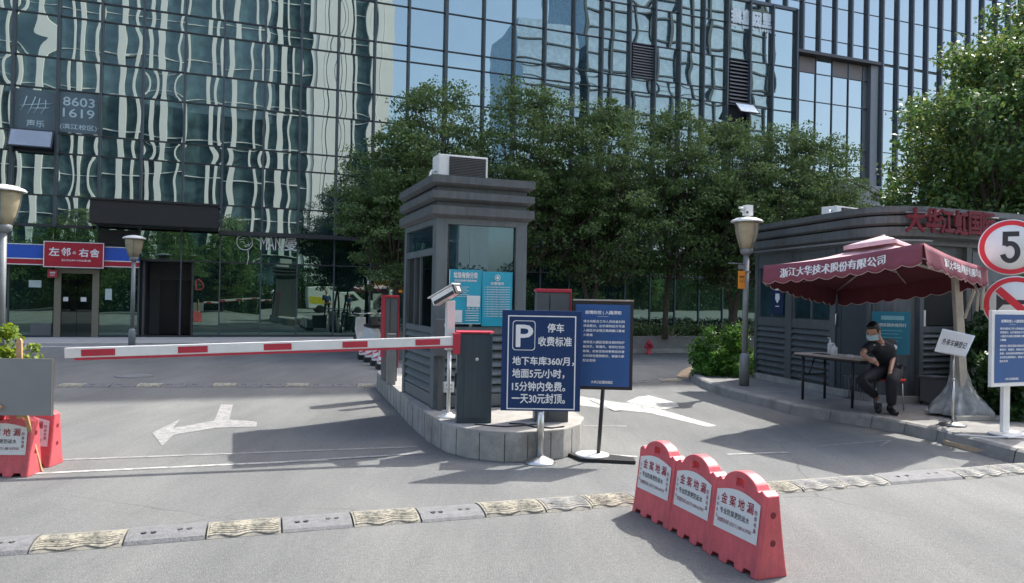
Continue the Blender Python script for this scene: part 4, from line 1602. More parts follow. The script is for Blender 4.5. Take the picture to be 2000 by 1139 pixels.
# arm as a thing-part: lies along -A from the bracket
Lb = 3.62
end = at(127, 691, 6.63)
st = Vector((-.56, 7.60, 1.135))
dv = end - st
armrot = math.atan2(dv.y, dv.x) - TH * .35
inv = Matrix.Translation(st)
L = dv.length
xa = dv.normalized()
ya = Vector((0, 0, 1)).cross(xa).normalized()
za = xa.cross(ya)
Marm = Matrix(((xa.x, ya.x, za.x, st.x), (xa.y, ya.y, za.y, st.y), (xa.z, ya.z, za.z, st.z), (0, 0, 0, 1)))
W2L = (Matrix.Translation((-.545, 7.60, .298)) @ Matrix.Rotation(TH * .35, 4, 'Z')).inverted()
MA = W2L @ Marm
b = MB()
b.box(0, L, -.022, .022, -.040, .052, .006)
arm = b.build('arm', M_WHITE, mg)
arm.matrix_local = MA
b = MB()
b.box(0.02, L - .08, -.024, .024, -.062, -.041, .004)
b.build('edge_strip', M_RED, arm)
for (p0, p1) in ((162, 228), (350, 408), (517, 571), (670, 719), (812, 860)):
    s0 = (st.x - 0)
    def along(px):
        # distance along the arm at which it crosses image column px
        lo, hi = 0.0, L
        for _ in range(40):
            md = (lo + hi) / 2
            w_ = st + xa * md
            v = w_ - Vector((0, 0, CAMZ))
            xx = 1000 + FPX * v.x / v.y + 19 * .6 * (v.z / v.y)
            if xx > px:
                lo = md
            else:
                hi = md
        return lo
    a0, a1 = along(p1), along(p0)
    MB().box(a0, a1, -.025, .025, -.026, .034).build('red_stripe', M_RED, arm)

# white camera on a pole
cp = thing('plate_camera', (-.66, 7.98, .298), TH, 'white number plate camera on a pole behind the barrier gate', 'camera')
b = MB()
b.lathe([(.11, 0), (.11, .012), (.05, .03), (.035, .05)], 24)
b.tube([(0, 0, .03), (0, 0, .72)], .022, 12)
b.box(-.045, .045, -.04, .04, .72, 1.25, .006)
b.build('pole', M_WHITE, cp)
b = MB()
cm = Matrix.Translation((-.045, -.02, 1.315)) @ Matrix.Rotation(R(38), 4, 'Z') @ Matrix.Rotation(R(-26), 4, 'X') @ Matrix.Scale(1.05, 4)
b.box(-.052, .052, -.13, .17, -.05, .045, .014, M=cm)
b.box(-.062, .062, -.15, .20, .046, .058, .004, M=cm)
b.build('housing', M_WHITE, cp)
b = MB()
b.box(-.055, .055, -.150, -.128, -.05, .046, .004, M=cm)
b.box(-.054, -.050, -.12, .15, -.045, -.01, M=cm)
b.box(.0505, .0545, -.12, .16, -.05, .0, M=cm)
fr = b.build('front_bezel', M_BLACK, cp)
b = MB()
b.box(-.02, .03, -.154, -.149, -.03, .02, M=cm)
b.build('lens', M_STEEL, fr)

ic = thing('card_reader', Bo(-.02, -.14, .62), TH, 'grey card reader box with a drooping cable beside the booth corner', 'card reader')
b = MB()
b.box(0, .17, 0, .13, 0, .42, .01)
b.box(.06, .10, .04, .09, -.62, 0)
b.build('box', M_CABG, ic)
MB().box(.10, .145, -.004, .004, .33, .37).build('screen', M_SHEET, ic)
so = thing('socket_box', Bo(.10, -.075, .20), TH, 'white socket box low on the booth front beside the barrier gate', 'socket box')
b = MB()
b.box(0, .13, 0, .055, 0, .12, .012)
b.build('case', M_WHITE, so)
b = MB()
for (x, z) in ((.04, .04), (.04, .085), (.09, .04), (.09, .085)):
    b.lathe([(.009, 0), (.009, .003)], 8, M=Matrix.Translation((x, -.0, z)) @ Matrix.Rotation(math.pi / 2, 4, 'X'))
b.build('outlet', M_BLACK, so)
b = MB()
b.tube([(-.35, 7.5, .31), (-.2, 7.48, .305), (-.05, 7.42, .306), (.12, 7.5, .306), (.3, 7.62, .306)], .007, 6)
b.tube([(.0, 7.62, .306), (.14, 7.56, .312), (.25, 7.44, .306), (.42, 7.40, .306), (.55, 7.5, .306)], .008, 6)
tag(b.build('cable', M_BLACK), 'black cables lying loose on the island behind the parking sign', 'cable')


def cabinet(loc, rz, w, d, h, label, name='barrier_cabinet'):
    r = thing(name, loc, rz, label, 'gate cabinet')
    b = MB()
    b.box(0, w, 0, d, 0, h, .006)
    b.build('cabinet', M_CABG, r)
    b = MB()
    b.box(-.008, w + .012, -.012, d + .01, h + .001, h + .035, .004)
    b.box(w + .001, w + .014, -.010, d, .2, h)
    b.build('cover', M_RED, r)
    b = MB()
    b.box(w * .38, w * .40, -.004, .002, .05, h - .02)
    b.build('seam', M_BLACK, r)
    return r


cabinet((.26, 7.78, .298), .05, .355, .26, 1.36, 'tall grey gate cabinet with red cover behind the parking sign')
c3 = cabinet((-1.90, 11.15, .298), TH, .20, .25, 1.26, 'narrow gate cabinet with red edge behind the booth left side')
# red edge on its left side too
MB().box(-.014, -.001, -.01, .25, .35, 1.26).build('edge_panel', M_RED, c3)
gpst = thing('grey_post', gp(763, 752, .298), TH, 'pale grey square post at the far left end of the island', 'post')
b = MB()
b.box(-.05, .07, 0, .1, 0, .72, .004)
b.build('post', M_GALV, gpst)
MB().box(-.055, .075, -.005, .105, .72, .735).build('cap', M_GALV, gpst)

# ------------------------------------------------------------------ signs on stands
ps = thing('parking_sign', (.30, 7.20, 0), R(1.5), 'navy parking price sign with a large white P on a steel stand', 'sign')
b = MB()
b.lathe([(.155, 0), (.155, .012), (.13, .03), (.06, .062), (.032, .075)], 32)
b.tube([(0, 0, .06), (0, 0, .62)], .036, 16)
b.build('stand', M_STEEL, ps)
Mp = Matrix.Rotation(R(0), 4, 'Y')
b = MB()
x0, x1, z0, z1 = -.39, .375, .508, 1.475
b.box(x0, x1, -.045, -.030, z0, z1, .003)
plate = b.build('sign_board', M_NAVY, ps)
def sx(px): return x0 + (px - 982) / 150 * (x1 - x0)
def sz(py): return z1 - (py - 607) / 196 * (z1 - z0)
WS = mat('white_sign_vinyl', (.74, .75, .76), .45, var=.03)
b = MB()
y_ = -.047
def frame_(b, ax, bx, az, bz, w, y_=-.0475):
    b.box(ax, bx, y_, y_ + .002, bz - w, bz)
    b.box(ax, bx, y_, y_ + .002, az, az + w)
    b.box(ax, ax + w, y_, y_ + .002, az + w, bz - w)
    b.box(bx - w, bx, y_, y_ + .002, az + w, bz - w)
frame_(b, sx(993), sx(1122), sz(800), sz(617), .011)
b.build('border', WS, plate)
b = MB()
# rounded square round the P
pts = []
ax, bx, az, bz, rr = sx(1002), sx(1045), sz(685), sz(627), .03
for (cx_, cz_, a0) in ((bx - rr, bz - rr, 0), (ax + rr, bz - rr, 90), (ax + rr, az + rr, 180), (bx - rr, az + rr, 270)):
    for k in range(6):
        a_ = R(a0 + k * 18)
        pts.append((cx_ + rr * math.cos(a_), cz_ + rr * math.sin(a_)))
inn = [(ax + .006 + (x - ax) * ((bx - ax - .012) / (bx - ax)), az + .006 + (z - az) * ((bz - az - .012) / (bz - az))) for x, z in pts]
for k in range(len(pts)):
    p, q, r_, s_ = pts[k], pts[(k + 1) % len(pts)], inn[(k + 1) % len(pts)], inn[k]
    b.poly([(p[0], -.0475, p[1]), (q[0], -.0475, q[1]), (r_[0], -.0475, r_[1]), (s_[0], -.0475, s_[1])])
b.build('border', WS, plate)
tl = [('P', sx(1009), sx(1040), sz(678), sz(636)),
      ('停车', sx(1068), sx(1099), sz(649), sz(632)), ('收费标准', sx(1051), sx(1114), sz(676), sz(658)),
      ('地下车库360/月，', sx(1003), sx(1119), sz(714), sz(697)), ('地面5元/小时，', sx(1003), sx(1101), sz(739), sz(721)),
      ('15分钟内免费。', sx(1003), sx(1103), sz(764), sz(746)), ('一天30元封顶。', sx(1003), sx(1103), sz(788), sz(769))]
text(plate, '', 0, 0, 0, 0, -.0475, WS, .018, lines=tl)


def notice(name, loc, rz, w, h, zb, frame_m, label, pole_m, yaw_lines=True, pole_x=None, depth=.03, frame_w=.032):
    r = thing(name, loc, rz, label, 'notice stand')
    b = MB()
    b.box(-w / 2, w / 2, -.03 - depth, -.03, zb, zb + h, .004)
    fr = b.build('frame', frame_m, r)
    b = MB()
    b.box(-w / 2 + frame_w, w / 2 - frame_w, -.033 - depth, -.030 - depth, zb + frame_w, zb + h - frame_w)
    pn = b.build('notice_panel', M_BLUE, r)
    W_, H_ = w - 2 * frame_w, h - 2 * frame_w
    X = lambda u: -w / 2 + frame_w + u * W_
    Z = lambda v: zb + frame_w + (1 - v) * H_
    ln = [('疫情防控 | 入园须知', X(.17), X(.83), Z(.125), Z(.075))]
    body1 = ['请主动配合工作人员检查扫码', '测温登记，出示绿码后方可进', '入园区并全程正确佩戴口罩减', '少聚集']
    body2 = ['请您进入园区后配合做好防护', '勤洗手，常通风，保持社交的', '距离，如有发热咳嗽等症状请', '及时前往医院就诊，谢谢大家', '配合支持']
    z = .19
    for s_ in body1:
        u1 = .14 + .76 * len(s_) / 13
        ln.append((s_, X(.14), X(u1), Z(z + .032), Z(z)))
        z += .056
    z += .03
    for s_ in body2:
        u1 = .14 + .76 * len(s_) / 13
        ln.append((s_, X(.14), X(u1), Z(z + .032), Z(z)))
        z += .056
    ln.append(('大华江虹国际园区', X(.30), X(.70), Z(.965), Z(.93)))
    text(pn, '', 0, 0, 0, 0, -.0345 - depth, WS, .022, lines=ln)
    MB().box(X(.4), X(.6), -.0345 - depth, -.0335 - depth, Z(.148), Z(.145)).build('rule_line', WS, pn)
    return r


bs = notice('black_framed_notice', (.91, 7.42, 0), R(-3.0), .60, .875, .70, M_BLACK, 'black framed blue notice on a thin black pole and flat base', M_BLACK)
b = MB()
b.tube([(-.02, 0, .03), (.02, 0, .75)], .020, 8)
b.build('pole', M_BLACK, bs)
b = MB()
b.prism([(-.33, .10, 0), (-.20, -.15, 0), (.33, -.20, 0), (.33, -.02, 0), (-.05, .16, 0)], (0, 0, .035), .004)
b.build('base', M_BLACK, bs)
b = MB()
b.lathe([(.17, .036), (.17, .050), (.14, .058), (.10, .060)], 28, M=Matrix.Translation((-.08, 0, 0)))
b.build('disc', M_WHITE, bs)
b = MB()
b.box(-.30, .30, -.066, -.028, 1.578, 1.592, .003)
b.build('top_trim', M_STEEL, bs)

q0 = at(1924, 676, 8.32)
wsn = notice('white_framed_notice', (5.595, 8.40, .145), R(22), .66, .85, .56, M_WHITE, 'white framed blue notice on a white post by the right edge', M_WHITE, depth=.04, frame_w=.045)
b = MB()
b.box(-.055, .055, -.02, .02, .04, .58, .004)
b.build('pole', M_WHITE, wsn)
b = MB()
b.prism([(-.17, -.16, 0), (.32, -.16, 0), (.32, .14, 0), (-.10, .14, 0)], (0, 0, .022), .004)
b.tube([(-.6, .15, .012), (-.3, -.08, .010), (0, -.21, .010), (.4, -.22, .010)], .008, 6)
b.build('base', M_WHITE, wsn)

# traffic signs at the right edge
TSP = at(2022, 700, 9.1)
ts = thing('traffic_sign_post', (TSP.x, TSP.y, .145), R(-30), 'grey post carrying a round speed limit 5 disc above a no horn disc', 'traffic sign')
b = MB()
b.tube([(0, 0, 0), (0, 0, 2.5)], .03, 12)
b.build('post', M_GALV, ts)


def disc(parent, cx_, cz_, r):
    Mx = Matrix.Translation((cx_, -.045, cz_)) @ Matrix.Rotation(math.pi / 2, 4, 'X')
    b = MB()
    b.lathe([(.0005, -.008), (r, -.008), (r, .004), (.0005, .004)], 48, M=Mx, cap=False)
    d = b.build('sign_disc', M_WHITE, parent)
    b = MB()
    b.lathe([(r * .80, .0055), (r * .965, .0055)], 48, M=Mx, cap=False)
    b.build('red_ring', mat('sign_red', (.62, .025, .045), .4, var=.04), d)
    return d


dx = at(1978, 480, 8.95)
loc = ts.matrix_basis.inverted() if False else (Matrix.Translation(ts.location) @ Matrix.Rotation(R(-30), 4, 'Z')).inverted()
d1l = loc @ dx
d1 = disc(ts, d1l.x, d1l.z, .345)
def stroke(b, pts, w, y):
    P = [Vector((p[0], 0, p[1])) for p in pts]
    L_, R_ = [], []
    for i, p in enumerate(P):
        d = (P[min(i + 1, len(P) - 1)] - P[max(i - 1, 0)]).normalized()
        n_ = Vector((-d.z, 0, d.x)) * w / 2
        if 0 < i < len(P) - 1:
            d1_, d2_ = (p - P[i - 1]).normalized(), (P[i + 1] - p).normalized()
            n_ = n_ / max(.6, d.dot(d2_))
        L_.append(p + n_)
        R_.append(p - n_)
    for i in range(len(P) - 1):
        b.prism([(v.x, y, v.z) for v in (L_[i], L_[i + 1], R_[i + 1], R_[i])], (0, -.001, 0))


b = MB()
cx5, cz5 = d1l.x, d1l.z
stroke(b, [(cx5 + .085, cz5 + .165), (cx5 - .055, cz5 + .165)], .062, -.0515)
stroke(b, [(cx5 - .058, cz5 + .196), (cx5 - .060, cz5 + .02)], .058, -.0517)
arc = [(cx5 - .060 + .0, cz5 + .030), (cx5 - .02, cz5 + .048)] + [(cx5 - .008 + .078 * math.cos(a5), cz5 - .060 + .108 * math.sin(a5)) for a5 in np.linspace(R(80), R(-165), 22)]
stroke(b, arc, .058, -.0519)
b.build('numeral', M_INKB, d1)
dx = at(1987, 594, 8.95)
d2l = loc @ dx
d2 = disc(ts, d2l.x, d2l.z, .345)
MB().box(min(d1l.x, 0), max(d1l.x, .03), -.035, -.015, d1l.z - .02, d1l.z + .02).build('bracket', M_GALV, ts)
MB().box(min(d2l.x, 0), max(d2l.x, .03), -.035, -.015, d2l.z - .02, d2l.z + .02).build('bracket', M_GALV, ts)
b = MB()
x, z = d2l.x, d2l.z
b.prism([(x - .215, -.0525, z + .155), (x - .155, -.0525, z + .215), (x + .215, -.0525, z - .155), (x + .155, -.0525, z - .215)], (0, -.001, 0))
b.build('red_bar', mat('sign_red', (.6, .02, .04)), d2)
b = MB()
b.prism([(x - .20, -.051, z + .12), (x - .13, -.051, z + .055), (x + .10, -.051, z + .05), (x + .19, -.051, z + .07), (x + .19, -.051, z - .03), (x + .1, -.051, z), (x - .13, -.051, z - .01), (x - .20, -.051, z - .10)], (0, -.0012, 0))
b.build('horn_symbol', M_INKB, d2)

# small tilted sign on a telescopic stand
sm = thing('tilted_card_sign', (5.40, 9.06, .145), R(8), 'small tilted white card sign on a telescopic chrome stand', 'sign stand')
b = MB()
b.lathe([(.15, 0), (.15, .012), (.05, .03), (.02, .035)], 28)
b.tube([(0, 0, .03), (0, 0, .55)], .014, 10)
b.tube([(0, 0, .55), (0, .0, .88)], .010, 10)
b.lathe([(.018, .54), (.018, .57)], 12)
b.build('stand', M_STEEL, sm)
SMI = (Matrix.Translation(sm.location) @ Matrix.Rotation(R(8), 4, 'Z')).inverted()
cq = [SMI @ at(1825, 686, 9.00), SMI @ at(1886, 698, 8.98), SMI @ at(1905, 656, 9.08), SMI @ at(1841, 642, 9.10)]
nq = (cq[1] - cq[0]).cross(cq[3] - cq[0]).normalized()
if nq.y > 0:
    nq = -nq
b = MB()
b.prism([q - nq * .02 for q in cq], nq * .02, .003)
cd = b.build('frame', M_STEEL, sm)
ctr = sum(cq, Vector()) / 4
b = MB()
b.prism([ctr + (q - ctr) * .92 + nq * .001 for q in cq], nq * .0015)
b.build('card', M_SHEET, cd)
text(cd, '外来车辆登记', .12, .88, .34, .62, 0, M_INKB, .02, fn=lambda u, v: tuple((cq[0].lerp(cq[1], u)).lerp(cq[3].lerp(cq[2], u), v) + nq * .004))

# ------------------------------------------------------------------ lamps
def lamp(loc, label, rz=0):
    r = thing('street_lamp', loc, rz, label, 'street lamp', 'post lamps along the drive')
    b = MB()
    b.lathe([(.085, 0), (.085, .50), (.078, .52), (.068, .545), (.052, .56)], 20)
    b.tube([(0, 0, .55), (0, 0, 2.28)], .05, 16)
    b.lathe([(.06, 2.26), (.105, 2.30), (.11, 2.36), (.10, 2.375)], 20)
    b.build('post', M_GALV, r)
    b = MB()
    b.lathe([(.105, 2.375), (.15, 2.50), (.185, 2.64), (.205, 2.78), (.21, 2.84)], 28)
    b.build('lamp_glass', M_LAMPG, r)
    b = MB()
    b.lathe([(.27, 2.835), (.275, 2.85), (.25, 2.875), (.16, 2.91), (.04, 2.93), (.0005, 2.932)], 28, cap=False)
    b.lathe([(.27, 2.834), (.0005, 2.850)], 28, cap=False)
    b.build('cap', M_WHITE, r)
    b = MB()
    for k in range(4):
        a_ = k * math.pi / 2 + .4
        c_, s_ = math.cos(a_), math.sin(a_)
        b.tube([(.11 * c_, .11 * s_, 2.37), (.155 * c_, .155 * s_, 2.5), (.19 * c_, .19 * s_, 2.64), (.212 * c_, .212 * s_, 2.80), (.23 * c_, .23 * s_, 2.85)], .008, 6)
    b.build('cage_bar', M_GALV, r)
    return r


l1 = lamp((4.07, 12.93, .145), 'post lamp at the guardhouse corner with a white camera on its cap')
l2 = lamp((-9.62, 18.85, .06), 'post lamp in front of the red and blue shop sign')
l3 = lamp((-7.08, 10.3, .10), 'post lamp cut by the left edge above the yellow green shrub')
cs = thing('surveillance_camera', (4.07, 12.93, 3.078), .3, 'white camera box standing on the cap of the guardhouse lamp', 'camera')
b = MB()
b.box(-.06, .09, -.05, .05, .02, .20, .006)
b.tube([(0, 0, 0), (0, 0, .03)], .03, 10)
b.build('housing', M_WHITE, cs)
b = MB()
b.tube([(-.06, 0, .13), (-.17, -.02, .15)], .022, 10)
b.tube([(-.06, 0, .07), (-.14, -.02, .09)], .014, 8)
b.build('camera_barrel', M_WHITE, cs)
MB().box(-.05, -.01, -.056, -.049, .05, .09).build('status_panel', M_BLACK, cs)
os_ = thing('orange_lamp_sign', (4.07, 12.93, 0), .25, 'orange sign plate strapped to the guardhouse lamp post', 'sign')
b = MB()
b.box(-.175, -.045, -.05, -.03, 1.82, 2.13, .003)
pl_ = b.build('plate', M_ORANGE, os_)
text(pl_, '', 0, 0, 0, 0, -.052, M_INKB, .02, lines=[('停车', -.16, -.06, 2.0, 2.05), ('入口', -.16, -.06, 1.93, 1.98)])
b = MB()
b.box(-.165, -.055, -.03, -.01, 2.16, 2.24)
b.box(-.05, .055, -.06, -.052, 2.10, 2.13)
b.tube([(-.05, -.04, 2.255), (-.38, -.06, 2.255)], .010, 6)
b.build('bracket', M_GALV, os_)

# ------------------------------------------------------------------ guardhouse
GA = Vector((4.72, 14.40, 0))
GB = Vector((5.38, 11.25, 0))
GC = Vector((5.80, 10.97, 0))
wd = (GB - GA).normalized()
GL = (GB - GA).length
GE = GC + A * 4.2
GF = GE + Vector((-math.sin(TH), math.cos(TH), 0)) * 4
GG = GA + Vector((wd.y * -1, wd.x, 0)) * 3.6
if GG.x < GA.x:
    GG = GA - Vector((wd.y * -1, wd.x, 0)) * 3.6
gh = thing('guardhouse', (0, 0, .137), 0, 'low dark grey guardhouse with banded parapet behind the maroon parasol', 'guardhouse')


def arc_corner(P, n=6):
    """footprint with the near corner rounded"""
    c1 = GB + (GA - GB).normalized() * .25
    c2 = GC + (GE - GC).normalized() * .3
    mid = (GB + GC) / 2 + (GB - GC).cross(Vector((0, 0, 1))).normalized() * 0
    pts = []
    ctl = Vector((5.47, 10.80, 0))
    for k in range(n + 1):
        u = k / n
        pts.append(c1 * (1 - u) ** 2 + ctl * 2 * u * (1 - u) + c2 * u ** 2)
    return pts


foot = [GA] + arc_corner(None, 8) + [GE, GF, GG]
cen = sum(foot, Vector()) / len(foot)


def offset_poly(pts, d):
    out = []
    n = len(pts)
    for i in range(n):
        a, p, c = pts[i - 1], pts[i], pts[(i + 1) % n]
        n1 = Vector(((p - a).y, -(p - a).x, 0)).normalized()
        n2 = Vector(((c - p).y, -(c - p).x, 0)).normalized()
        if n1.dot(p - cen) < 0:
            n1, n2 = -n1, -n2
        m = (n1 + n2)
        m = m / max(.5, m.dot(n1))
        out.append(p + m * d)
    return out


b = MB()
ins = offset_poly(foot, -.07)
b.prism(offz(ins, 0.02), (0, 0, 2.5))
b.build('wall', M_GH, gh)
b = MB()
b.prism(offz(offset_poly(foot, 0.02), 0), (0, 0, .10))
b.build('plinth', M_KERB, gh)
# parapet bands
b = MB()
for (z0, z1, o0, o1) in ((2.36, 2.44, .02, .02), (2.44, 2.60, .12, .17), (2.625, 2.76, .14, .19), (2.785, 2.90, .16, .21)):
    lo_, hi_ = offz(offset_poly(foot, o0), z0), offz(offset_poly(foot, o1), z0 + .03)
    top_ = offz(offset_poly(foot, o1), z1)
    r = [[b.bm.verts.new(v) for v in ring] for ring in (lo_, hi_, top_)]
    n = len(foot)
    for k in range(n):
        for s_ in (0, 1):
            b.bm.faces.new((r[s_][k], r[s_][(k + 1) % n], r[s_ + 1][(k + 1) % n], r[s_ + 1][k]))
    b.bm.faces.new(r[0][::-1]); b.bm.faces.new(r[2])
b.prism(offz(offset_poly(foot, .05), 2.42), (0, 0, .46))
b.build('parapet', M_CORN, gh)
# thin light gutter rail below the parapet
b = MB()
gl = offz(offset_poly(foot, .20), 2.40)
b.tube(gl[:10], .018, 6)
b.build('gutter_rail', M_GALV, gh)

phi = math.atan2(wd.y, wd.x)
sub = Matrix.Translation(GA) @ Matrix.Rotation(phi, 4, 'Z')     # x along the wall, y into the house


def place(o, M=sub):
    o.matrix_local = M
    return o


def wpos(px, M, py=640):
    """distance along a wall frame at which image column px meets it"""
    o, u = M.translation, (M.to_3x3() @ Vector((1, 0, 0)))
    r = ray(px, py)
    k = r.x / r.y
    return (k * o.y - o.x) / (u.x - k * u.y)


s = [wpos(x, sub) for x in (1469, 1479, 1534, 1546, 1621, 1632, 1640, 1700)]
b = MB()
for (x0, x1) in ((0.0, s[1]), (s[2], s[3]), (s[4], s[5]), (s[7] - .03, GL)):
    b.box(x0, x1, -.01, .12, .101, 2.42)
b.box(s[1], s[4], .005, .10, 1.02, 1.18)
b.box(s[1], s[4], .005, .10, 2.10, 2.36)
b.box(s[5], s[7], .005, .10, 2.10, 2.36)
place(b.build('frame', M_GH, gh))
for (x0, x1) in ((s[1], s[2]), (s[3], s[4])):
    lo = louvres(gh, (x0, .05, 0), (1, 0, 0), (0, -1, 0), x1 - x0, .14, 1.02, M_GH, pitch=.105, depth=.07)
    place(lo)
    w = place(MB().box(x0 + .03, x1 - .03, .045, .06, 1.20, 2.08).build('window', M_BOOTHG, gh))
    b = MB()
    xm = (x0 + x1) / 2
    b.box(xm - .02, xm + .02, .02, .06, 1.18, 2.10)
    b.box(x0, x0 + .035, .02, .06, 1.18, 2.10)
    b.box(x1 - .035, x1, .02, .06, 1.18, 2.10)
    b.build('window_frame', M_GH, w)
b = MB()
b.box(s[5], s[6], .02, .06, .11, 2.10)
b.box(s[6], s[7] - .03, .03, .055, .11, 2.10)
d_ = place(b.build('door', mat('guardhouse_door', (.045, .058, .066), .4), gh))
b = MB()
b.tube([(s[5] + .04, .0, 1.1), (s[5] + .04, -.03, 1.12), (s[5] + .04, -.03, 1.28), (s[5] + .04, 0, 1.3)], .012, 6)
b.build('handle', M_STEEL, d_)
# front wall beyond the rounded corner
sub2 = Matrix.Translation(GC) @ Matrix.Rotation(TH, 4, 'Z')
b = MB()
xs = [.30, .36, 1.20, 1.28]
b.box(.30, .38, -.01, .12, .101, 2.42)
b.box(1.26, 1.36, -.01, .12, .101, 2.42)
b.box(.38, 1.26, .0, .10, 1.05, 1.14)
place(b.build('frame', M_GH, gh), sub2)
place(louvres(gh, (.38, .05, 0), (1, 0, 0), (0, -1, 0), .88, .14, 1.05, M_GH, pitch=.09, depth=.07), sub2)
place(MB().box(.40, 1.24, .03, .05, 1.16, 2.0).build('window', M_INNER, gh), sub2)
place(MB().box(1.38, 4.0, -.01, .06, .11, 2.3).build('wall_panel', M_GH, gh), sub2)

# posters and papers fixed to the guardhouse
pp = thing('poster', GB + Vector((.03, -.15, .137 + 1.0)), 0, 'teal poster on the guardhouse corner behind the seated guard', 'poster')
cdir = (GC - GB)
pp.rotation_euler = (0, 0, math.atan2(cdir.y, cdir.x) + .12)
pp.location = at(1702, 690, 10.98)
b = MB()
b.box(0, .50, -.012, -.006, 0, .62)
sh = b.build('sheet', M_TEALD, pp)
text(sh, '文明实践你我同行', .05, .45, .40, .45, -.014, WH, .01)
M_PTP = mat('pale_teal_print', (.2, .42, .48))
for k in range(4):
    MB().box(.08, .40 - .05 * (k % 2), -.014, -.0125, .34 - k * .05, .348 - k * .05).build('printed_line', M_PTP, sh)
MB().box(.12, .42, -.014, -.0125, .50, .56).build('printed_banner', M_PTP, sh)
pq = thing('white_paper_notice', at(1790, 641, 11.12), TH, 'white paper sheet taped beside the teal poster on the guardhouse', 'notice')
MB().box(0, .15, -.03, -.026, 0, .27).build('sheet', M_SHEET, pq)
x = wpos(1504, sub)
pb = thing('police_poster', sub @ Vector((x, .03, .137 + 1.24)), phi, 'navy poster with a white shield in the first guardhouse window', 'poster')
b = MB()
b.box(0, .40, -.012, -.006, 0, .80)
sh = b.build('sheet', mat('navy_poster', (.012, .025, .075), .4), pb)
b = MB()
b.prism([(.14, -.014, .38), (.27, -.014, .38), (.28, -.014, .28), (.205, -.014, .20), (.13, -.014, .28)], (0, .001, 0))
for k in range(2):
    b.box(.12, .29, -.014, -.013, .44 + k * .055, .475 + k * .055)
b.box(.14, .27, -.014, -.013, .14, .155)
b.build('emblem', WH, sh)

# red letters on the roof edge
sub3 = Matrix.Translation(GC + Vector((0, 0, .137))) @ Matrix.Rotation(TH, 4, 'Z')
ob = offset_poly(foot, .25)
rl = thing('rooftop_letters', (0, 0, 0), 0, 'weathered dark red Chinese letters standing on the guardhouse parapet', 'letter sign')
pth = [p for p in ob[6:11]]
def along_path(d):
    for i in range(len(pth) - 1):
        l_ = (pth[i + 1] - pth[i]).length
        if d <= l_ or i == len(pth) - 2:
            u = (pth[i + 1] - pth[i]).normalized()
            return pth[i] + u * d, u
        d -= l_
k0 = 0.05
for ch in '大华江虹国际':
    p, u = along_path(k0)
    Mx = Matrix.Translation((p.x, p.y, 0)) @ Matrix.Rotation(math.atan2(u.y, u.x), 4, 'Z')
    text(rl, ch, 0, .25, 2.66, 3.00, -.02, M_LETRED, .025, M=Mx, depth=.04, name='letter')
    k0 += .285
b = MB()
q = [along_path(.05)[0], along_path(.6)[0], along_path(1.2)[0], along_path(1.85)[0]]
for z in (2.72, 2.94):
    b.tube([Vector((v.x, v.y, z)) for v in q], .012, 6)
b.build('rail', M_GALV, rl)
pac = at(1634, 421, 12.6)
ac2 = ac_unit('air_conditioner', Vector((pac.x, pac.y, 3.06)), phi + 1.9, 'white air conditioner lying on the guardhouse roof', w=.62, d=.3, h=.20)

# ------------------------------------------------------------------ parasol
pr_ = thing('parasol', (0, 0, 0), 0, 'maroon square parasol with white lettering and scalloped valance over the guard table', 'parasol')
CL, CN, CR, CB = Vector((3.26, 9.62, 2.07)), Vector((4.43, 8.02, 2.27)), Vector((5.95, 9.32, 2.08)), Vector((4.78, 10.92, 1.80))
PK = Vector((4.70, 9.42, 2.39))
b = MB()


def fn_c(c0, c1, u, v):
    e = c0.lerp(c1, u)
    e.z -= 0.03 * math.sin(math.pi * u)
    p = e.lerp(PK, v * .985)
    p.z -= 0.05 * math.sin(math.pi * v) + .02 * math.sin(math.pi * u) * math.sin(math.pi * v)
    p.z += .006 * math.sin(u * 19 + v * 5) * math.sin(math.pi * v) * math.sin(math.pi * u)
    return p


corn = [CL, CN, CR, CB]
for i in range(4):
    c0, c1 = corn[i], corn[(i + 1) % 4]

    b.grid(lambda u, v: fn_c(c0, c1, u, v), 32, 14)
bmesh.ops.remove_doubles(b.bm, verts=b.bm.verts[:], dist=.0005)
cv = b.build('canopy', M_GLARE, pr_)
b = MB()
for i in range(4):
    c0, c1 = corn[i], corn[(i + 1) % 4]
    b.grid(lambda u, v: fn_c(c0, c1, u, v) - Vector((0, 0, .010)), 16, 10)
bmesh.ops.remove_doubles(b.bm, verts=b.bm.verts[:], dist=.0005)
b.build('lining', mat('dark_maroon_lining', (.075, .010, .018), .9, var=.2), cv)  # added dark sheet, paints the shade under the canopy


def valance(c0, c1, nsc, hh=.21, seed=0):
    d = (c1 - c0)
    nrm = Vector((d.y, -d.x, 0)).normalized()

    def fn(u, v):
        p = c0.lerp(c1, u)
        p.z -= 0.03 * math.sin(math.pi * u)
        hgt = hh + .035 * abs(math.sin(math.pi * nsc * u))
        p.z -= v * hgt
        return p + nrm * (.02 * v + .018 * math.sin(u * 23 + seed) * v + .006)
    return fn, nrm


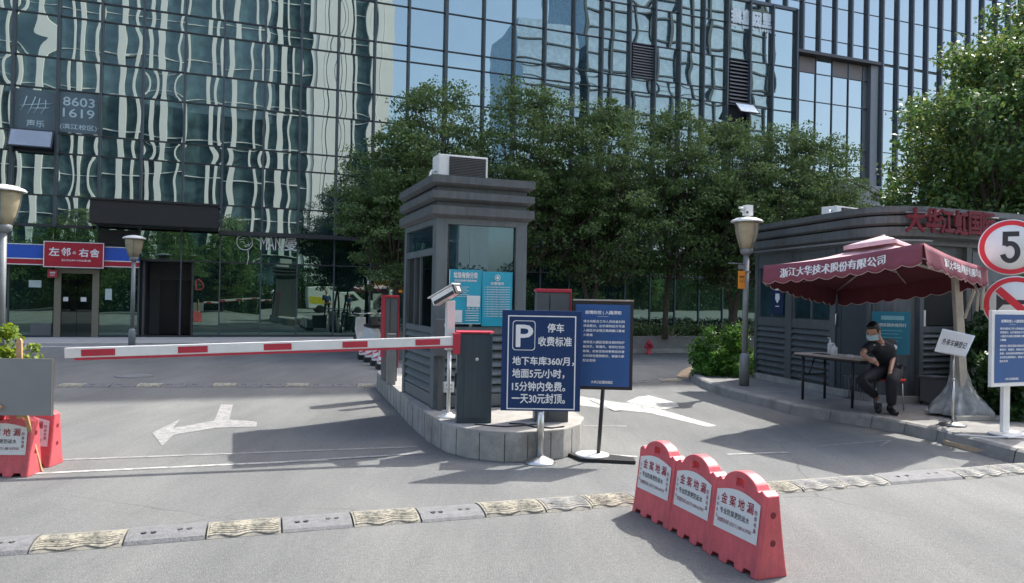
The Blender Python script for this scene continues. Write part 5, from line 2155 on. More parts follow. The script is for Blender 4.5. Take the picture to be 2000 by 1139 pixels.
for (c0, c1, n, sd_, txt) in ((CL, CN, 10, 0, True), (CN, CR, 9, 2, True), (CR, CB, 9, 4, False), (CB, CL, 10, 1, False)):
    fn, nrm = valance(c0, c1, n, seed=sd_)
    b = MB()
    b.grid(fn, 80, 4)
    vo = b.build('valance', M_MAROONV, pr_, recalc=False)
    m_ = vo.modifiers.new('thickness', 'SOLIDIFY'); m_.thickness = .003
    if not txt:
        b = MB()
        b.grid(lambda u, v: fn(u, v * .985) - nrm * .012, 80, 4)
        b.build('lining', MATS['dark_maroon_lining'], vo, recalc=False)  # added dark sheet, paints the shade inside the rear valances
    b = MB()
    b.tube([fn(k / 80, 1.0) for k in range(81)], .005, 4)
    b.build('piping', mat('pale_piping', (.5, .36, .36), .6), vo)
    if txt:
        a0, a1 = (.13, .80) if c0 is CL else (.27, .86)
        text(vo, '浙江大华技术股份有限公司', a0, a1, .28 if c0 is CL else .34, .76, 0, WS, .012, fn=lambda u, w_: tuple(fn(u, 1 - w_) + nrm * (.008 + .0004 * random.random())))
# raised vent cap
b = MB()
sc_ = .33
cc = [PK + (c_ - PK) * sc_ for c_ in corn]
for i in range(4):
    c0, c1 = cc[i] + Vector((0, 0, .045)), cc[(i + 1) % 4] + Vector((0, 0, .045))
    b.grid(lambda u, v: c0.lerp(c1, u).lerp(PK + Vector((0, 0, .085)), v * .98), 6, 5)
    b.grid(lambda u, v: c0.lerp(c1, u) - Vector((0, 0, .05 * v)), 6, 1)
bmesh.ops.remove_doubles(b.bm, verts=b.bm.verts[:], dist=.0005)
vc = b.build('vent_cap', M_GLARE, pr_)
b = MB()
for c_ in corn:
    b.tube([PK + Vector((0, 0, -.05)), PK.lerp(c_, .5) + Vector((0, 0, -.09)), c_ + Vector((0, 0, -.015))], .011, 6)
for i in range(4):
    m_ = (corn[i] + corn[(i + 1) % 4]) / 2
    b.tube([PK + Vector((0, 0, -.05)), PK.lerp(m_, .5) + Vector((0, 0, -.11)), m_ + Vector((0, 0, -.05))], .009, 6)
    b.tube([PK + Vector((0, 0, -.32)), PK.lerp(m_, .55) + Vector((0, 0, -.12))], .007, 6)
b.tube([PK + Vector((0, 0, .09)), PK + Vector((0, 0, -.35))], .022, 8)
b.build('rib', M_CREAM, pr_)
foot_p = gp(1883, 812, .15)
top_p = at(1868, 545, 9.62)
b = MB()
pdir = (top_p - foot_p).normalized()
ux = Vector((pdir.z, 0, -pdir.x)).normalized()
uy = pdir.cross(ux)
Mx = Matrix(((ux.x, uy.x, pdir.x, foot_p.x), (ux.y, uy.y, pdir.y, foot_p.y), (ux.z, uy.z, pdir.z, foot_p.z), (0, 0, 0, 1)))
b.box(-.05, .05, -.04, .04, 0, (top_p - foot_p).length + .12, .006, M=Mx)
b.build('pole', M_CREAM, pr_)
b = MB()
tp = top_p + Vector((0, 0, .05))
k1 = at(1884, 622, 9.55)
b.tube([k1, at(1908, 552, 9.5), at(1918, 544, 9.4), at(1921, 552, 9.3), at(1917, 606, 9.3)], .020, 8)
b.tube([at(1880, 535, 9.5), at(1905, 558, 9.4), at(1910, 575, 9.35), at(1908, 608, 9.3)], .018, 8)
b.tube([tp, tp.lerp(PK + Vector((0, 0, -.12)), .5) + Vector((0, 0, -.02)), PK + Vector((0, 0, -.12))], .024, 8)
b.build('side_arm', M_CREAM, pr_)
b = MB()
b.box(-.35, .42, -.30, -.22, 0, .05)
b.box(-.35, .42, .22, .30, 0, .05)
b.box(-.05, .05, -.22, .22, 0, .05)
bb = b.build('base', M_CREAM, pr_)
bb.matrix_local = Matrix.Translation((foot_p.x, foot_p.y, .14)) @ Matrix.Rotation(.15, 4, 'Z')
b = MB()
def wrapf(u, v):
    a_ = u * 2 * math.pi
    prof = [(0, .34), (.06, .33), (.14, .27), (.24, .19), (.36, .13), (.55, .09), (.78, .065)]
    z = v * .78
    r = float(np.interp(z, [p[0] for p in prof], [p[1] for p in prof]))
    r *= 1 + .16 * math.sin(5 * a_ + 3 * v) + .10 * math.sin(11 * a_ - 6 * v) + .05 * math.sin(23 * a_)
    r += .05 * math.exp(-((z - .14) / .1) ** 2) * max(0, math.cos(a_ - .2))
    return (r * math.cos(a_) * 1.05 - .07 * v, r * math.sin(a_) * .85, z)
b.grid(wrapf, 72, 30)
pb_ = b.build('plastic_wrap', M_PLBAG, pr_)
pb_.matrix_local = Matrix.Translation((foot_p.x - .02, foot_p.y + .02, .17))

# small cabinet standing behind the parasol base
cb_ = thing('small_grey_box', at(1822, 800, 10.75), TH, 'small grey box stand with a lid beside the parasol base', 'box')
cb_.location.z = .137
b = MB()
b.box(0, .26, 0, .22, .05, .40, .006)
b.box(-.03, .29, -.02, .24, .40, .425, .004)
b.build('case', M_CABG, cb_)
b = MB()
for (x, y) in ((.01, .01), (.24, .01), (.01, .2), (.24, .2)):
    b.box(x, x + .015, y, y + .015, 0, .05)
b.build('leg', M_BLACK, cb_)

# ------------------------------------------------------------------ table with bottles
ang = math.atan2(-.919, .394)
tb = thing('folding_table', (4.41, 11.26, .137), ang, 'folding table with pale top and black steel legs beside the guard', 'table')
TLn, TWd, THt = 1.12, .46, .70
b = MB()
b.box(-.10, TLn, -.06, TWd + .04, THt - .025, THt, .012)
b.build('tabletop', M_TABLE, tb)
b = MB()
b.box(-.09, TLn - .01, -.05, TWd + .03, THt - .05, THt - .027)
b.tube([(.04, 0.02, .38), (.04, TWd - .02, .38)], .012, 6)
b.tube([(.04, TWd / 2, THt - .04), (.04, TWd / 2 - .12, .38)], .010, 6)
b.tube([(.04, TWd / 2, .62), (TLn - .12, TWd / 2, .62)], .012, 6)
b.tube([(TLn - .1, 0.02, .38), (TLn - .1, TWd - .02, .38)], .012, 6)
b.build('table_frame', M_BLACK, tb)
for (x, y) in ((0.03, 0), (0.03, TWd - .02), (.95, 0), (.95, TWd - .02)):
    MB().tube([(x, y, 0), (x, y, THt - .04)], .020, 10).build('leg', M_BLACK, tb)


def bottle(px, py, Y, h, r, label):
    p = at(px, py, Y)
    o = thing('pump_bottle', (p.x, p.y, .137 + THt), 0, label, 'bottle')
    b = MB()
    b.lathe([(r * .9, 0), (r, .01), (r, h * .62), (r * .75, h * .70), (r * .3, h * .74), (r * .3, h * .80)], 18)
    b.build('body', mat('milky_plastic', (.55, .55, .55), .35, var=.1), o)
    b = MB()
    b.lathe([(r * .36, h * .78), (r * .36, h * .86)], 12)
    b.tube([(0, 0, h * .84), (0, 0, h * .97), (-r * 1.1, 0, h)], r * .16, 6)
    b.build('pump', M_WHITE, o)


bottle(1621, 690, 11.0, .25, .035, 'taller pump bottle on the folding table')
bottle(1629, 692, 10.85, .18, .046, 'shorter wide pump bottle on the folding table')
p = at(1661, 694, 10.55)
o = thing('small_white_box', (p.x, p.y, .138 + THt), ang, 'small white box lying near the guard on the table', 'box')
MB().box(-.04, .04, -.025, .025, 0, .035, .004).build('carton', M_SHEET, o)
p = at(1609, 690, 11.05)
o = thing('dark_folder', (p.x, p.y, .138 + THt), ang, 'dark flat folder lying at the left end of the table', 'folder')
MB().box(-.13, .10, -.09, .09, 0, .008, .002).build('cover', M_BLACK, o)

# wire basket under the table
p = gp(1668, 779, .15)
wb = thing('wire_basket', (p.x, p.y, .137), -.9, 'small wire rack standing on the pavement under the table', 'rack')
b = MB()
for k in range(7):
    x = -.14 + k * .047
    b.tube([(x, 0, .0), (x, 0, .36)], .004, 5)
for z in (.01, .35):
    b.tube([(-.17, 0, z), (.17, 0, z)], .006, 5)
    b.tube([(-.17, .18, z), (.17, .18, z)], .006, 5)
    for s_ in (-.17, .17):
        b.tube([(s_, 0, z), (s_, .18, z)], .006, 5)
for s_ in (-.17, .17):
    b.tube([(s_, .18, 0), (s_, .18, .35)], .005, 5)
b.build('wire', M_GALV, wb)


# ------------------------------------------------------------------ stool and seated guard
JT = lambda px, py, Y: at(px, py, Y)
seat_z = 0.137 + 0.43
sp = at(1738, 745, 10.28)
stool = thing('stool', (sp.x + .02, sp.y + .05, .137), .4, 'low steel stool with a red seat under the seated guard', 'stool')
b = MB()
b.box(-.16, .16, -.14, .14, .40, .435, .014)
b.build('seat', mat('bright_red_seat', (.70, .06, .03), .5), stool)
for (x, y) in ((-.14, -.12), (.14, -.12), (-.14, .12), (.14, .12)):
    MB().tube([(x, y, 0), (x * .85, y * .85, .40)], .010, 8).build('leg', M_STEEL, stool)

pel = Vector((sp.x + .01, sp.y + .06, seat_z + .13))
J = {
    'pelvis': pel,
    'belly': pel + Vector((-.03, -.02, .19)),
    'chest': JT(1722, 684, 10.22),
    'neck': JT(1717, 665, 10.12),
    'skull': JT(1711, 655, 10.05),
    'shL': JT(1700, 674, 10.12), 'elL': JT(1683, 691, 10.00), 'wrL': JT(1698, 703, 9.88),
    'shR': JT(1743, 667, 10.26), 'elR': JT(1744, 701, 10.20), 'wrR': JT(1738, 728, 9.98),
    'hpL': pel + Vector((-.09, -.04, -.03)), 'knL': JT(1679, 742, 9.93), 'anL': JT(1716, 779, 10.08),
    'hpR': pel + Vector((.09, -.05, -.03)), 'knR': JT(1741, 744, 9.86), 'anR': JT(1741, 792, 9.93),
}


def skin_body(name, verts, edges, radii, m, parent, root=0, levels=2, extra=None):
    me = bpy.data.meshes.new(name)
    me.from_pydata([tuple(v) for v in verts], edges, [])
    o = bpy.data.objects.new(name, me)
    COL.objects.link(o)
    sk = o.modifiers.new('skin', 'SKIN')
    sk.use_smooth_shade = True
    o.modifiers.new('sub', 'SUBSURF').levels = levels
    o.modifiers['sub'].render_levels = levels
    for i, r in enumerate(radii):
        r = r if hasattr(r, '__len__') else (r, r)
        me.skin_vertices[0].data[i].radius = r
        me.skin_vertices[0].data[i].use_root = (i == root)
    bpy.context.view_layer.update()
    m2 = bpy.data.meshes.new_from_object(o.evaluated_get(bpy.context.evaluated_depsgraph_get()))
    bpy.data.objects.remove(o)
    b = MB()
    b.bm.from_mesh(m2)
    for f in b.bm.faces:
        f.smooth = True
    if extra:
        extra(b)
    return b.build(name, m, parent, recalc=False)


guard = thing('person', (0, 0, 0), 0, 'seated guard in black uniform and pale blue mask, leaning one arm on the table', 'person')
K = list(J)
ix = {k: i for i, k in enumerate(K)}
ed = [('pelvis', 'belly'), ('belly', 'chest'), ('chest', 'neck'), ('neck', 'skull'), ('chest', 'shL'), ('shL', 'elL'), ('elL', 'wrL'), ('chest', 'shR'), ('shR', 'elR'), ('elR', 'wrR'),
      ('pelvis', 'hpL'), ('hpL', 'knL'), ('knL', 'anL'), ('pelvis', 'hpR'), ('hpR', 'knR'), ('knR', 'anR')]
rad = {'pelvis': .10, 'belly': .085, 'chest': .08, 'neck': .05, 'skull': .055, 'shL': .05, 'elL': .038, 'wrL': .026, 'shR': .05, 'elR': .038, 'wrR': .026,
       'hpL': .08, 'knL': .055, 'anL': .035, 'hpR': .08, 'knR': .055, 'anR': .035}

HC = JT(1706, 647, 10.03)
face = Vector((-.72, -.62, -.42)).normalized()
side = face.cross(Vector((0, 0, 1))).normalized()
upv = side.cross(face).normalized()
HM = Matrix((side, face, upv)).transposed()      # local x side, y face, z up


def hand(b, w, d, nrm, spread=.5, curl=.5, r=.009):
    """palm, four fingers and a thumb from wrist w pointing along d"""
    d = d.normalized()
    nrm = (nrm - d * nrm.dot(d)).normalized()
    s = d.cross(nrm).normalized()
    b.tube([w - d * .01, w + d * .03, w + d * .08], [.024, .034, .036], 10)
    for k, ln in enumerate((.066, .078, .072, .055)):
        o = (k - 1.5) * .021
        base = w + d * .075 + s * o
        dd = (d + s * (k - 1.5) * .18 * spread).normalized()
        m1 = base + dd * ln * .45 - nrm * ln * .12 * curl
        m2 = m1 + (dd - nrm * curl * .6).normalized() * ln * .32
        m3 = m2 + (dd - nrm * curl * 1.3).normalized() * ln * .26
        b.tube([base, m1, m2, m3], [r * 1.05, r, r * .92, r * .7], 8)
    tb_ = w + d * .03 - s * .030
    b.tube([tb_, tb_ + (d * .5 - s * .9).normalized() * .032, tb_ + (d * .9 - s * .7).normalized() * .062], [.012, .011, .008], 8)


def extra(b):
    b.ball(HC, (.076, .098, .118), 20, M=HM)
    b.ball(HC + HM @ Vector((0, .055, -.055)), (.050, .050, .055), 14, M=HM)        # jaw
    b.ball(HC + HM @ Vector((0, .100, -.012)), (.014, .022, .026), 10, M=HM)        # nose
    for s_ in (-1, 1):
        b.ball(HC + HM @ Vector((s_ * .080, .0, -.012)), (.012, .022, .034), 10, M=HM)  # ears
        b.ball(HC + HM @ Vector((s_ * .032, .086, .012)), (.016, .010, .008), 8, M=HM)  # eye sockets
    hand(b, J['wrR'], (Vector((-.10, -.45, -.75))), Vector((0, -1, .35)), .9, .35)
    hand(b, J['wrL'], Vector((.75, -.1, -.25)), Vector((.1, -.6, .6)), .3, 1.0)


skin_body('body', [J[k] for k in K], [(ix[a], ix[b_]) for a, b_ in ed], [rad[k] for k in K], M_SKIN, guard, 0, 2, extra)


def cloth(name, pts, edges, radii, m, root=0, extra=None):
    return skin_body(name, pts, edges, radii, m, guard, root, 2, extra)


slL = J['shL'].lerp(J['elL'], .72)
slR = J['shR'].lerp(J['elR'], .60)
hem = pel + Vector((0, -.02, .0))
collar = J['chest'].lerp(J['neck'], .62)
cloth('shirt', [hem, J['belly'], J['chest'], collar, J['shL'], slL, J['shR'], slR, J['chest'].lerp(J['shL'], .6), J['chest'].lerp(J['shR'], .6)],
      [(0, 1), (1, 2), (2, 3), (2, 8), (8, 4), (4, 5), (2, 9), (9, 6), (6, 7)],
      [(.165, .14), (.155, .135), (.165, .14), (.070, .068), .074, .062, .076, .064, .11, .11], M_NAVYC)


def shoes(b):
    pass


cloth('trousers', [pel, J['hpL'], J['hpL'].lerp(J['knL'], .5), J['knL'], J['knL'].lerp(J['anL'], .5), J['anL'].lerp(J['knL'], .12), J['hpR'], J['hpR'].lerp(J['knR'], .5), J['knR'], J['knR'].lerp(J['anR'], .5), J['anR'].lerp(J['knR'], -.02)],
      [(0, 1), (1, 2), (2, 3), (3, 4), (4, 5), (0, 6), (6, 7), (7, 8), (8, 9), (9, 10)],
      [(.15, .13), .105, .098, .080, .068, .056, .105, .098, .082, .072, .062], M_NAVYC)
for (a_, d_) in ((J['anL'], Vector((-.45, -.85, 0))), (J['anR'], Vector((-.12, -1, 0)))):
    d_ = d_.normalized()
    zf = .137
    b = MB()
    h0 = Vector((a_.x, a_.y, zf + .045)) - d_ * .05
    b.tube([h0 - d_ * .02, h0 + d_ * .06, h0 + d_ * .14 - Vector((0, 0, .006)), h0 + d_ * .22 - Vector((0, 0, .012)), h0 + d_ * .245 - Vector((0, 0, .014))], [.035, .043, .042, .036, .018], 12)
    b.tube([h0 + Vector((0, 0, -.0)), h0 + d_ * .01 + Vector((0, 0, .06))], [.04, .042], 12)
    for v in b.bm.verts:
        v.co.z = max(v.co.z, zf + .002)
    b.build('shoe', M_BLACK, guard)
b = MB()
b.ball(HC + HM @ Vector((0, -.018, .026)), (.086, .098, .108), 20, M=HM)
b.ball(HC + HM @ Vector((0, .040, .085)), (.066, .050, .032), 14, M=HM)
rs = random.Random(2)
for v in b.bm.verts:
    l_ = HM.transposed() @ (v.co - HC)
    if l_.y > .045 and l_.z < .058:
        v.co = v.co + HM @ Vector((0, -.05, .01))
    v.co += Vector((rs.uniform(-1, 1), rs.uniform(-1, 1), rs.uniform(-1, 1))) * .003
b.build('hair', M_HAIR, guard)
b = MB()
b.grid(lambda u, v: HC + HM @ Vector((.082 * math.sin((u - .5) * 2.5), .024 + .088 * math.cos((u - .5) * 2.5) + .012 * math.sin(math.pi * v), -.095 + .085 * v)), 12, 6)
mk = b.build('face_mask', M_MASK, guard)
mk.modifiers.new('thickness', 'SOLIDIFY').thickness = .003
b = MB()
for s_ in (-1, 1):
    b.tube([HC + HM @ Vector((s_ * .078, .05, -.03)), HC + HM @ Vector((s_ * .088, .005, .012))], .002, 4)
    b.tube([HC + HM @ Vector((s_ * .078, .05, -.085)), HC + HM @ Vector((s_ * .088, .0, -.035))], .002, 4)
b.build('mask_strap', M_SHEET, guard)
b = MB()
c_ = slR.lerp(J['shR'], .45) + Vector((-.01, -.066, 0))
b.lathe([(.0005, .006), (.036, .004), (.040, .0)], 18, M=Matrix.Translation(c_) @ Matrix.Rotation(math.pi / 2, 4, 'X'), cap=False)
b.build('arm_badge', M_SHEET, guard)
b = MB()
for (px, py, w_, h_) in ((1706, 674, .040, .012), (1725, 674, .03, .012)):
    if w_:
        q = at(px, py, 10.055)
        b.box(q.x - w_ / 2, q.x + w_ / 2, q.y - .006, q.y + .012, q.z - h_ / 2, q.z + h_ / 2)
b.build('chest_badge', M_SHEET, guard)

# ------------------------------------------------------------------ water filled barriers
def water_barrier(loc, rz, label, w=.485, h=.56):
    r = thing('water_barrier', loc, rz, label, 'barrier', 'red plastic barriers')
    # outline in xz; front and back lean in towards the top
    n = 48
    top = []
    for k in range(n + 1):
        u = k / n
        x = u * w
        c_ = abs(u - .5)
        if c_ < .30:
            z = h * (.90 + .10 * math.cos(c_ / .30 * math.pi / 2) ** .7)
        elif c_ < .335:
            z = h * (.90 - .045 * (c_ - .30) / .035)
        elif c_ < .37:
            z = h * .855
        elif c_ < .40:
            z = h * (.855 + .03 * (c_ - .37) / .03)
        else:
            z = h * (.885 - .05 * (c_ - .40) / .10)
        top.append((x, z))
    bot = []
    for (a0, a1, zz) in ((0, .12, 0), (.12, .26, .03), (.26, .42, 0), (.42, .58, .03), (.58, .74, 0), (.74, .88, .03), (.88, 1, 0)):
        bot += [(a0 * w, zz), (a1 * w, zz)]
    dep = lambda z: .115 - .075 * (min(1, max(0, z / h)) ** .8)
    b = MB()
    # side walls as strips between heights
    hx0, hx1, hz0, hz1 = w * .40, w * .60, h * .855, h * .915
    levels = [0, .08, .3, .55, .80]
    cols = [0, .12, .26, .40, .42, .58, .60, .74, .88, 1]
    def zbot(u):
        for (a0, a1, zz) in ((0, .12, 0), (.12, .26, .03), (.26, .42, 0), (.42, .58, .03), (.58, .74, 0), (.74, .88, .03), (.88, 1.01, 0)):
            if a0 <= u < a1:
                return zz
        return 0
    xs_ = [k / n for k in range(n + 1)]
    def ztop(u):
        return float(np.interp(u * w, [t[0] for t in top], [t[1] for t in top]))
    bm = b.bm
    grid_f, grid_b = [], []
    lv = [0, .12, .3, .5, .7, .80, .835, .92, 1.0]
    for u in xs_:
        zt, zb_ = ztop(u), zbot(min(u + 1e-4, .9999))
        cf, cb = [], []
        inset = .012 * (1 if 0 < u < 1 else 0) * 0
        for l in lv:
            z = zb_ + (zt - zb_) * l if l < .5 else h * l * .0 + (zb_ + (zt - zb_) * l)
            d = dep(z)
            if u in (0, 1):
                d -= .010
            cf.append(bm.verts.new((u * w, -d, z)))
            cb.append(bm.verts.new((u * w, d, z)))
        grid_f.append(cf)
        grid_b.append(cb)
    fs = []
    hole = lambda i, j: False
    for i in range(n):
        for j in range(len(lv) - 1):
            um = (i + .5) / n
            if .42 < um < .58 and lv[j] == .835:
                # handle hole: connect front to back
                continue
            fs.append(bm.faces.new((grid_f[i][j], grid_f[i + 1][j], grid_f[i + 1][j + 1], grid_f[i][j + 1])))
            fs.append(bm.faces.new((grid_b[i + 1][j], grid_b[i][j], grid_b[i][j + 1], grid_b[i + 1][j + 1])))
        fs.append(bm.faces.new((grid_f[i][-1], grid_f[i + 1][-1], grid_b[i + 1][-1], grid_b[i][-1])))
        fs.append(bm.faces.new((grid_b[i][0], grid_b[i + 1][0], grid_f[i + 1][0], grid_f[i][0])))
    jh = lv.index(.835)
    hs = [i for i in range(n) if .42 < (i + .5) / n < .58]
    i0, i1 = hs[0], hs[-1] + 1
    for i in hs:
        fs.append(bm.faces.new((grid_f[i][jh], grid_f[i + 1][jh], grid_b[i + 1][jh], grid_b[i][jh])))
        fs.append(bm.faces.new((grid_b[i][jh + 1], grid_b[i + 1][jh + 1], grid_f[i + 1][jh + 1], grid_f[i][jh + 1])))
    for i in (i0, i1):
        fs.append(bm.faces.new((grid_f[i][jh], grid_b[i][jh], grid_b[i][jh + 1], grid_f[i][jh + 1])))
    for i in (0, n):
        for j in range(len(lv) - 1):
            fs.append(bm.faces.new((grid_f[i][j], grid_b[i][j], grid_b[i][j + 1], grid_f[i][j + 1])))
    b._mark(fs, False)
    body = b.build('body', M_REDP, r)
    bv = body.modifiers.new('bevel', 'BEVEL')
    bv.width = .006
    bv.segments = 2
    bv.limit_method = 'ANGLE'
    bv.angle_limit = R(35)
    # round plug holes on the end faces
    for s_ in (0, 1):
        for z in (.36, .20):
            q = MB()
            Mx = Matrix.Translation((w * s_ + (.001 if s_ else -.001), 0, h * z / .56)) @ Matrix.Rotation(math.pi / 2, 4, 'Y')
            q.lathe([(.0005, 0), (.020, 0)], 16, M=Mx, cap=False)
            q.build('plug_hole', mat('dark_red_hole', (.16, .012, .02), .6), body)
    # white label lying on the leaning face
    z0, z1 = h * .33, h * .80
    fy = lambda z: -dep(z) - .0035
    q = MB()
    q.grid(lambda u, v: (w * (.075 + .85 * u), fy(z0 + (z1 - z0) * v * (.86 + .14 * math.sin(math.pi * u))), z0 + (z1 - z0) * v * (.86 + .14 * math.sin(math.pi * u))), 16, 8)
    q.build('label', M_SHEET, r)
    fn = lambda x, z: (x, fy(z) - .0015, z)
    W = lambda u: w * (.075 + .85 * u)
    Z = lambda v: z0 + (z1 - z0) * v
    text(r, '', 0, 0, 0, 0, 0, M_INK, .03, lines=[(c_, W(.12 + k * .20), W(.265 + k * .20), Z(.60), Z(.84)) for k, c_ in enumerate('金案地漏')], fn=fn)
    text(r, '', 0, 0, 0, 0, 0, M_INKB, .02, lines=[('专业防臭更防返水', W(.12), W(.80), Z(.36), Z(.50))], fn=fn)
    text(r, '', 0, 0, 0, 0, 0, mat('dull_red_ink', (.40, .06, .10), .6), .01, lines=[('加盟热线 (0571) 88162950', W(.08), W(.86), Z(.14), Z(.26))] + [(c_, W(.895), W(.955), Z(.62 - k * .13), Z(.72 - k * .13)) for k, c_ in enumerate('防臭地漏')] + [(c_, W(.03), W(.07), Z(.62 - k * .13), Z(.70 - k * .13)) for k, c_ in enumerate('品质保证')], fn=fn)
    return r


w0, w3 = gp(1233, 997), gp(1485, 1139)
bd = (w3 - w0).normalized()
bang = math.atan2(bd.y, bd.x)
bn = Vector((-bd.y, bd.x, 0))
for k, (lab, jx) in enumerate((('red plastic barrier with white label at the far end of the row of three', 0), ('red plastic barrier in the middle of the row of three, label torn at the top', .012), ('red plastic barrier nearest the viewer in the row of three', -.005))):
    p = w0 + bd * (.487 * k) + bn * (.112 + jx)
    water_barrier((p.x, p.y, 0), bang + (.02, -.015, .01)[k], lab, h=.565)
for (p, ang, lab) in ((gp(55, 932), .05, 'red plastic barrier cut by the left edge, under the grey board'), (gp(98, 913), .04, 'red plastic barrier half hidden behind the one at the left edge')):
    q = Vector((p.x, p.y, 0)) - Vector((math.cos(ang), math.sin(ang), 0)) * .485 + Vector((-math.sin(ang), math.cos(ang), 0)) * .10
    water_barrier((q.x, q.y, 0), ang, lab, h=.555)

# grey board on wooden stakes
p = at(105, 702, 6.25)
bo = thing('board_on_stakes', (p.x, p.y, 0), .06, 'blank grey board on wooden stakes standing at the left edge', 'board')
b = MB()
b.box(-.92, 0, -.012, .012, .53, p.z, .002)
b.build('panel', M_GREYB, bo)
b = MB()
b.box(-.004, .001, -.014, .014, .53, p.z + .001)
b.box(-.92, 0, -.014, .014, p.z + .001, p.z + .005)
b.build('edge_trim', M_STEEL, bo)
for (x, lean, zt) in ((-.30, -.04, p.z + .17),):
    b = MB()
    b.prism([(x, .014, .50), (x + .05, .014, .50), (x + .045 + lean, .05, zt - .02), (x + .03 + lean, .05, zt), (x + .01 + lean, .05, zt - .01), (x + lean, .05, zt - .03)], (0, .02, 0), .002)
    b.build('stake', M_WOOD, bo)
b = MB()
b.prism([(-.250, .24, 0), (-.205, .24, 0), (-.225, .02, .56), (-.255, .02, .56)], (0, .022, 0), .002)
b.build('leg', M_WOOD, bo)
b = MB()
b.prism([(-.60, -.04, .66), (-.41, -.04, .585), (-.39, -.04, .60), (-.40, -.04, .615), (-.60, -.04, .70)], (0, .022, 0), .002)
b.build('brace', M_WOOD, bo)

# ------------------------------------------------------------------ shop sign on the facade
ft = lambda px, py: fac(px, py)
sg = thing('shop_sign', FW(0, .32, 0), TH, 'red shop sign board on a blue and red fascia over the glass door', 'shop sign')
b = MB()
zb_, zt_ = 2.28, 2.86
b.box(-8.6, -2.69, 0, .18, zb_ + .19, zt_)
b.build('blue_fascia', M_SIGNBLUE, sg)
b = MB()
b.box(-8.6, -2.69, -.004, .17, zb_ + .02, zb_ + .16)
b.build('red_fascia', M_SIGNRED, sg)
b = MB()
b.box(-8.6, -2.68, -.008, .16, zt_ + .001, zt_ + .025)
b.box(-8.6, -2.68, -.008, .16, zb_ + .161, zb_ + .189)
b.box(-8.6, -2.68, -.008, .16, zb_ - .005, zb_ + .019)
b.build('white_trim', M_WHITE, sg)
x0, x1, z0, z1 = -5.18, -3.62, 2.22, 2.98
b = MB()
b.box(x0, x1, -.12, -.01, z0, z1, .004)
bd_ = b.build('sign_board', M_SIGNRED, sg)
b = MB()
frame_(b, x0, x1, z0, z1, .022, -.124)
b.build('border', M_WHITE, bd_)
text(bd_, '', 0, 0, 0, 0, -.125, WS, .02, lines=[('左', x0 + .14, x0 + .40, 2.56, 2.80), ('邻', x0 + .45, x0 + .69, 2.56, 2.80), ('の', x0 + .75, x0 + .83, 2.62, 2.70), ('右', x0 + .91, x0 + 1.15, 2.55, 2.79), ('舍', x0 + 1.2, x0 + 1.44, 2.55, 2.79), ('ZUOLIN·YOUSHE', x0 + .46, x0 + 1.22, 2.41, 2.46)])
rb = thing('red_service_sign', FW(-4.98, .22, 1.92), TH, 'small red box sign hanging at the shop door frame', 'sign')
MB().box(-.13, .12, 0, .08, 0, .24, .01).build('box', M_RED, rb)
b = MB()
b.box(-.07, .07, -.003, .001, .12, .17)
b.box(-.06, .06, -.003, .001, .06, .08)
b.build('lettering', WH, rb)
for (px0, px1, py0, py1, lab, tx) in ((728, 765, 549, 558, 'yellow parking direction sign with an arrow left of the booth', '◀ 停车场出口'), (775, 800, 560, 572, 'yellow sign partly hidden behind the booth left side', '停车场')):
    t0, zz1 = fac(px0, py0)
    t1, zz0 = fac(px1, py1)
    ys = thing('yellow_direction_sign', FW(t0, .35, zz0), TH, lab, 'sign')
    sb_ = MB().box(0, t1 - t0, 0, .06, 0, max(.16, zz1 - zz0 - (t1 - t0) * .02), .004).build('box', M_ORANGE, ys)
    text(ys, tx[-5:] if len(tx) > 3 else tx, .14, t1 - t0 - .06, .035, .125, -.003, M_INKB, .0)
    if px0 == 728:
        b = MB()
        b.prism([(.03, -.003, .08), (.10, -.003, .12), (.10, -.003, .04)], (0, .002, 0))
        b.build('arrow', M_INKB, ys)

# ------------------------------------------------------------------ small things on the far road
def delineator(px, py, label):
    p = gp(px, py)
    r = thing('striped_bollard', (p.x, p.y, 0), .3, label, 'bollard', 'striped bollards along the far lane')
    b = MB()
    b.box(-.16, .16, -.16, .16, 0, .12, .01)
    b.build('base', M_BLACK, r)
    b = MB()
    b.prism([(-.13, -.13, .12), (.13, -.13, .12), (.13, .13, .12), (-.13, .13, .12)], (0, 0, .02))
    v = [[(-.13, -.13, .14), (.13, -.13, .14), (.13, .13, .14), (-.13, .13, .14)], [(-.085, -.085, .46), (.085, -.085, .46), (.085, .085, .46), (-.085, .085, .46)]]
    r0 = [b.bm.verts.new(q) for q in v[0]]
    r1 = [b.bm.verts.new(q) for q in v[1]]
    for k in range(4):
        b.bm.faces.new((r0[k], r0[(k + 1) % 4], r1[(k + 1) % 4], r1[k]))
    b.bm.faces.new(r1)
    b.build('body', M_WHITE, r)
    b = MB()
    for (za, zb__) in ((.16, .22), (.28, .34)):
        wa, wb_ = .13 - (za - .14) * .14, .13 - (zb__ + .06 - .14) * .14
        b.prism([(-wa - .001, -wa - .004, za), (wa + .001, -wa - .004, za + .06), (wb_ + .001, -wb_ - .004, zb__ + .06), (-wb_ - .001, -wb_ - .004, zb__)], (0, .003, 0))
    b.build('red_stripe', M_RED, r)
    return r


for (px, py, lab) in ((749, 721, 'nearest red and white striped bollard in the line left of the booth'), (738, 714, 'second red and white striped bollard from the booth'), (724, 707, 'third striped bollard along the far lane edge'), (712, 702, 'farthest striped bollard, beside the parked scooter')):
    delineator(px, py, lab)


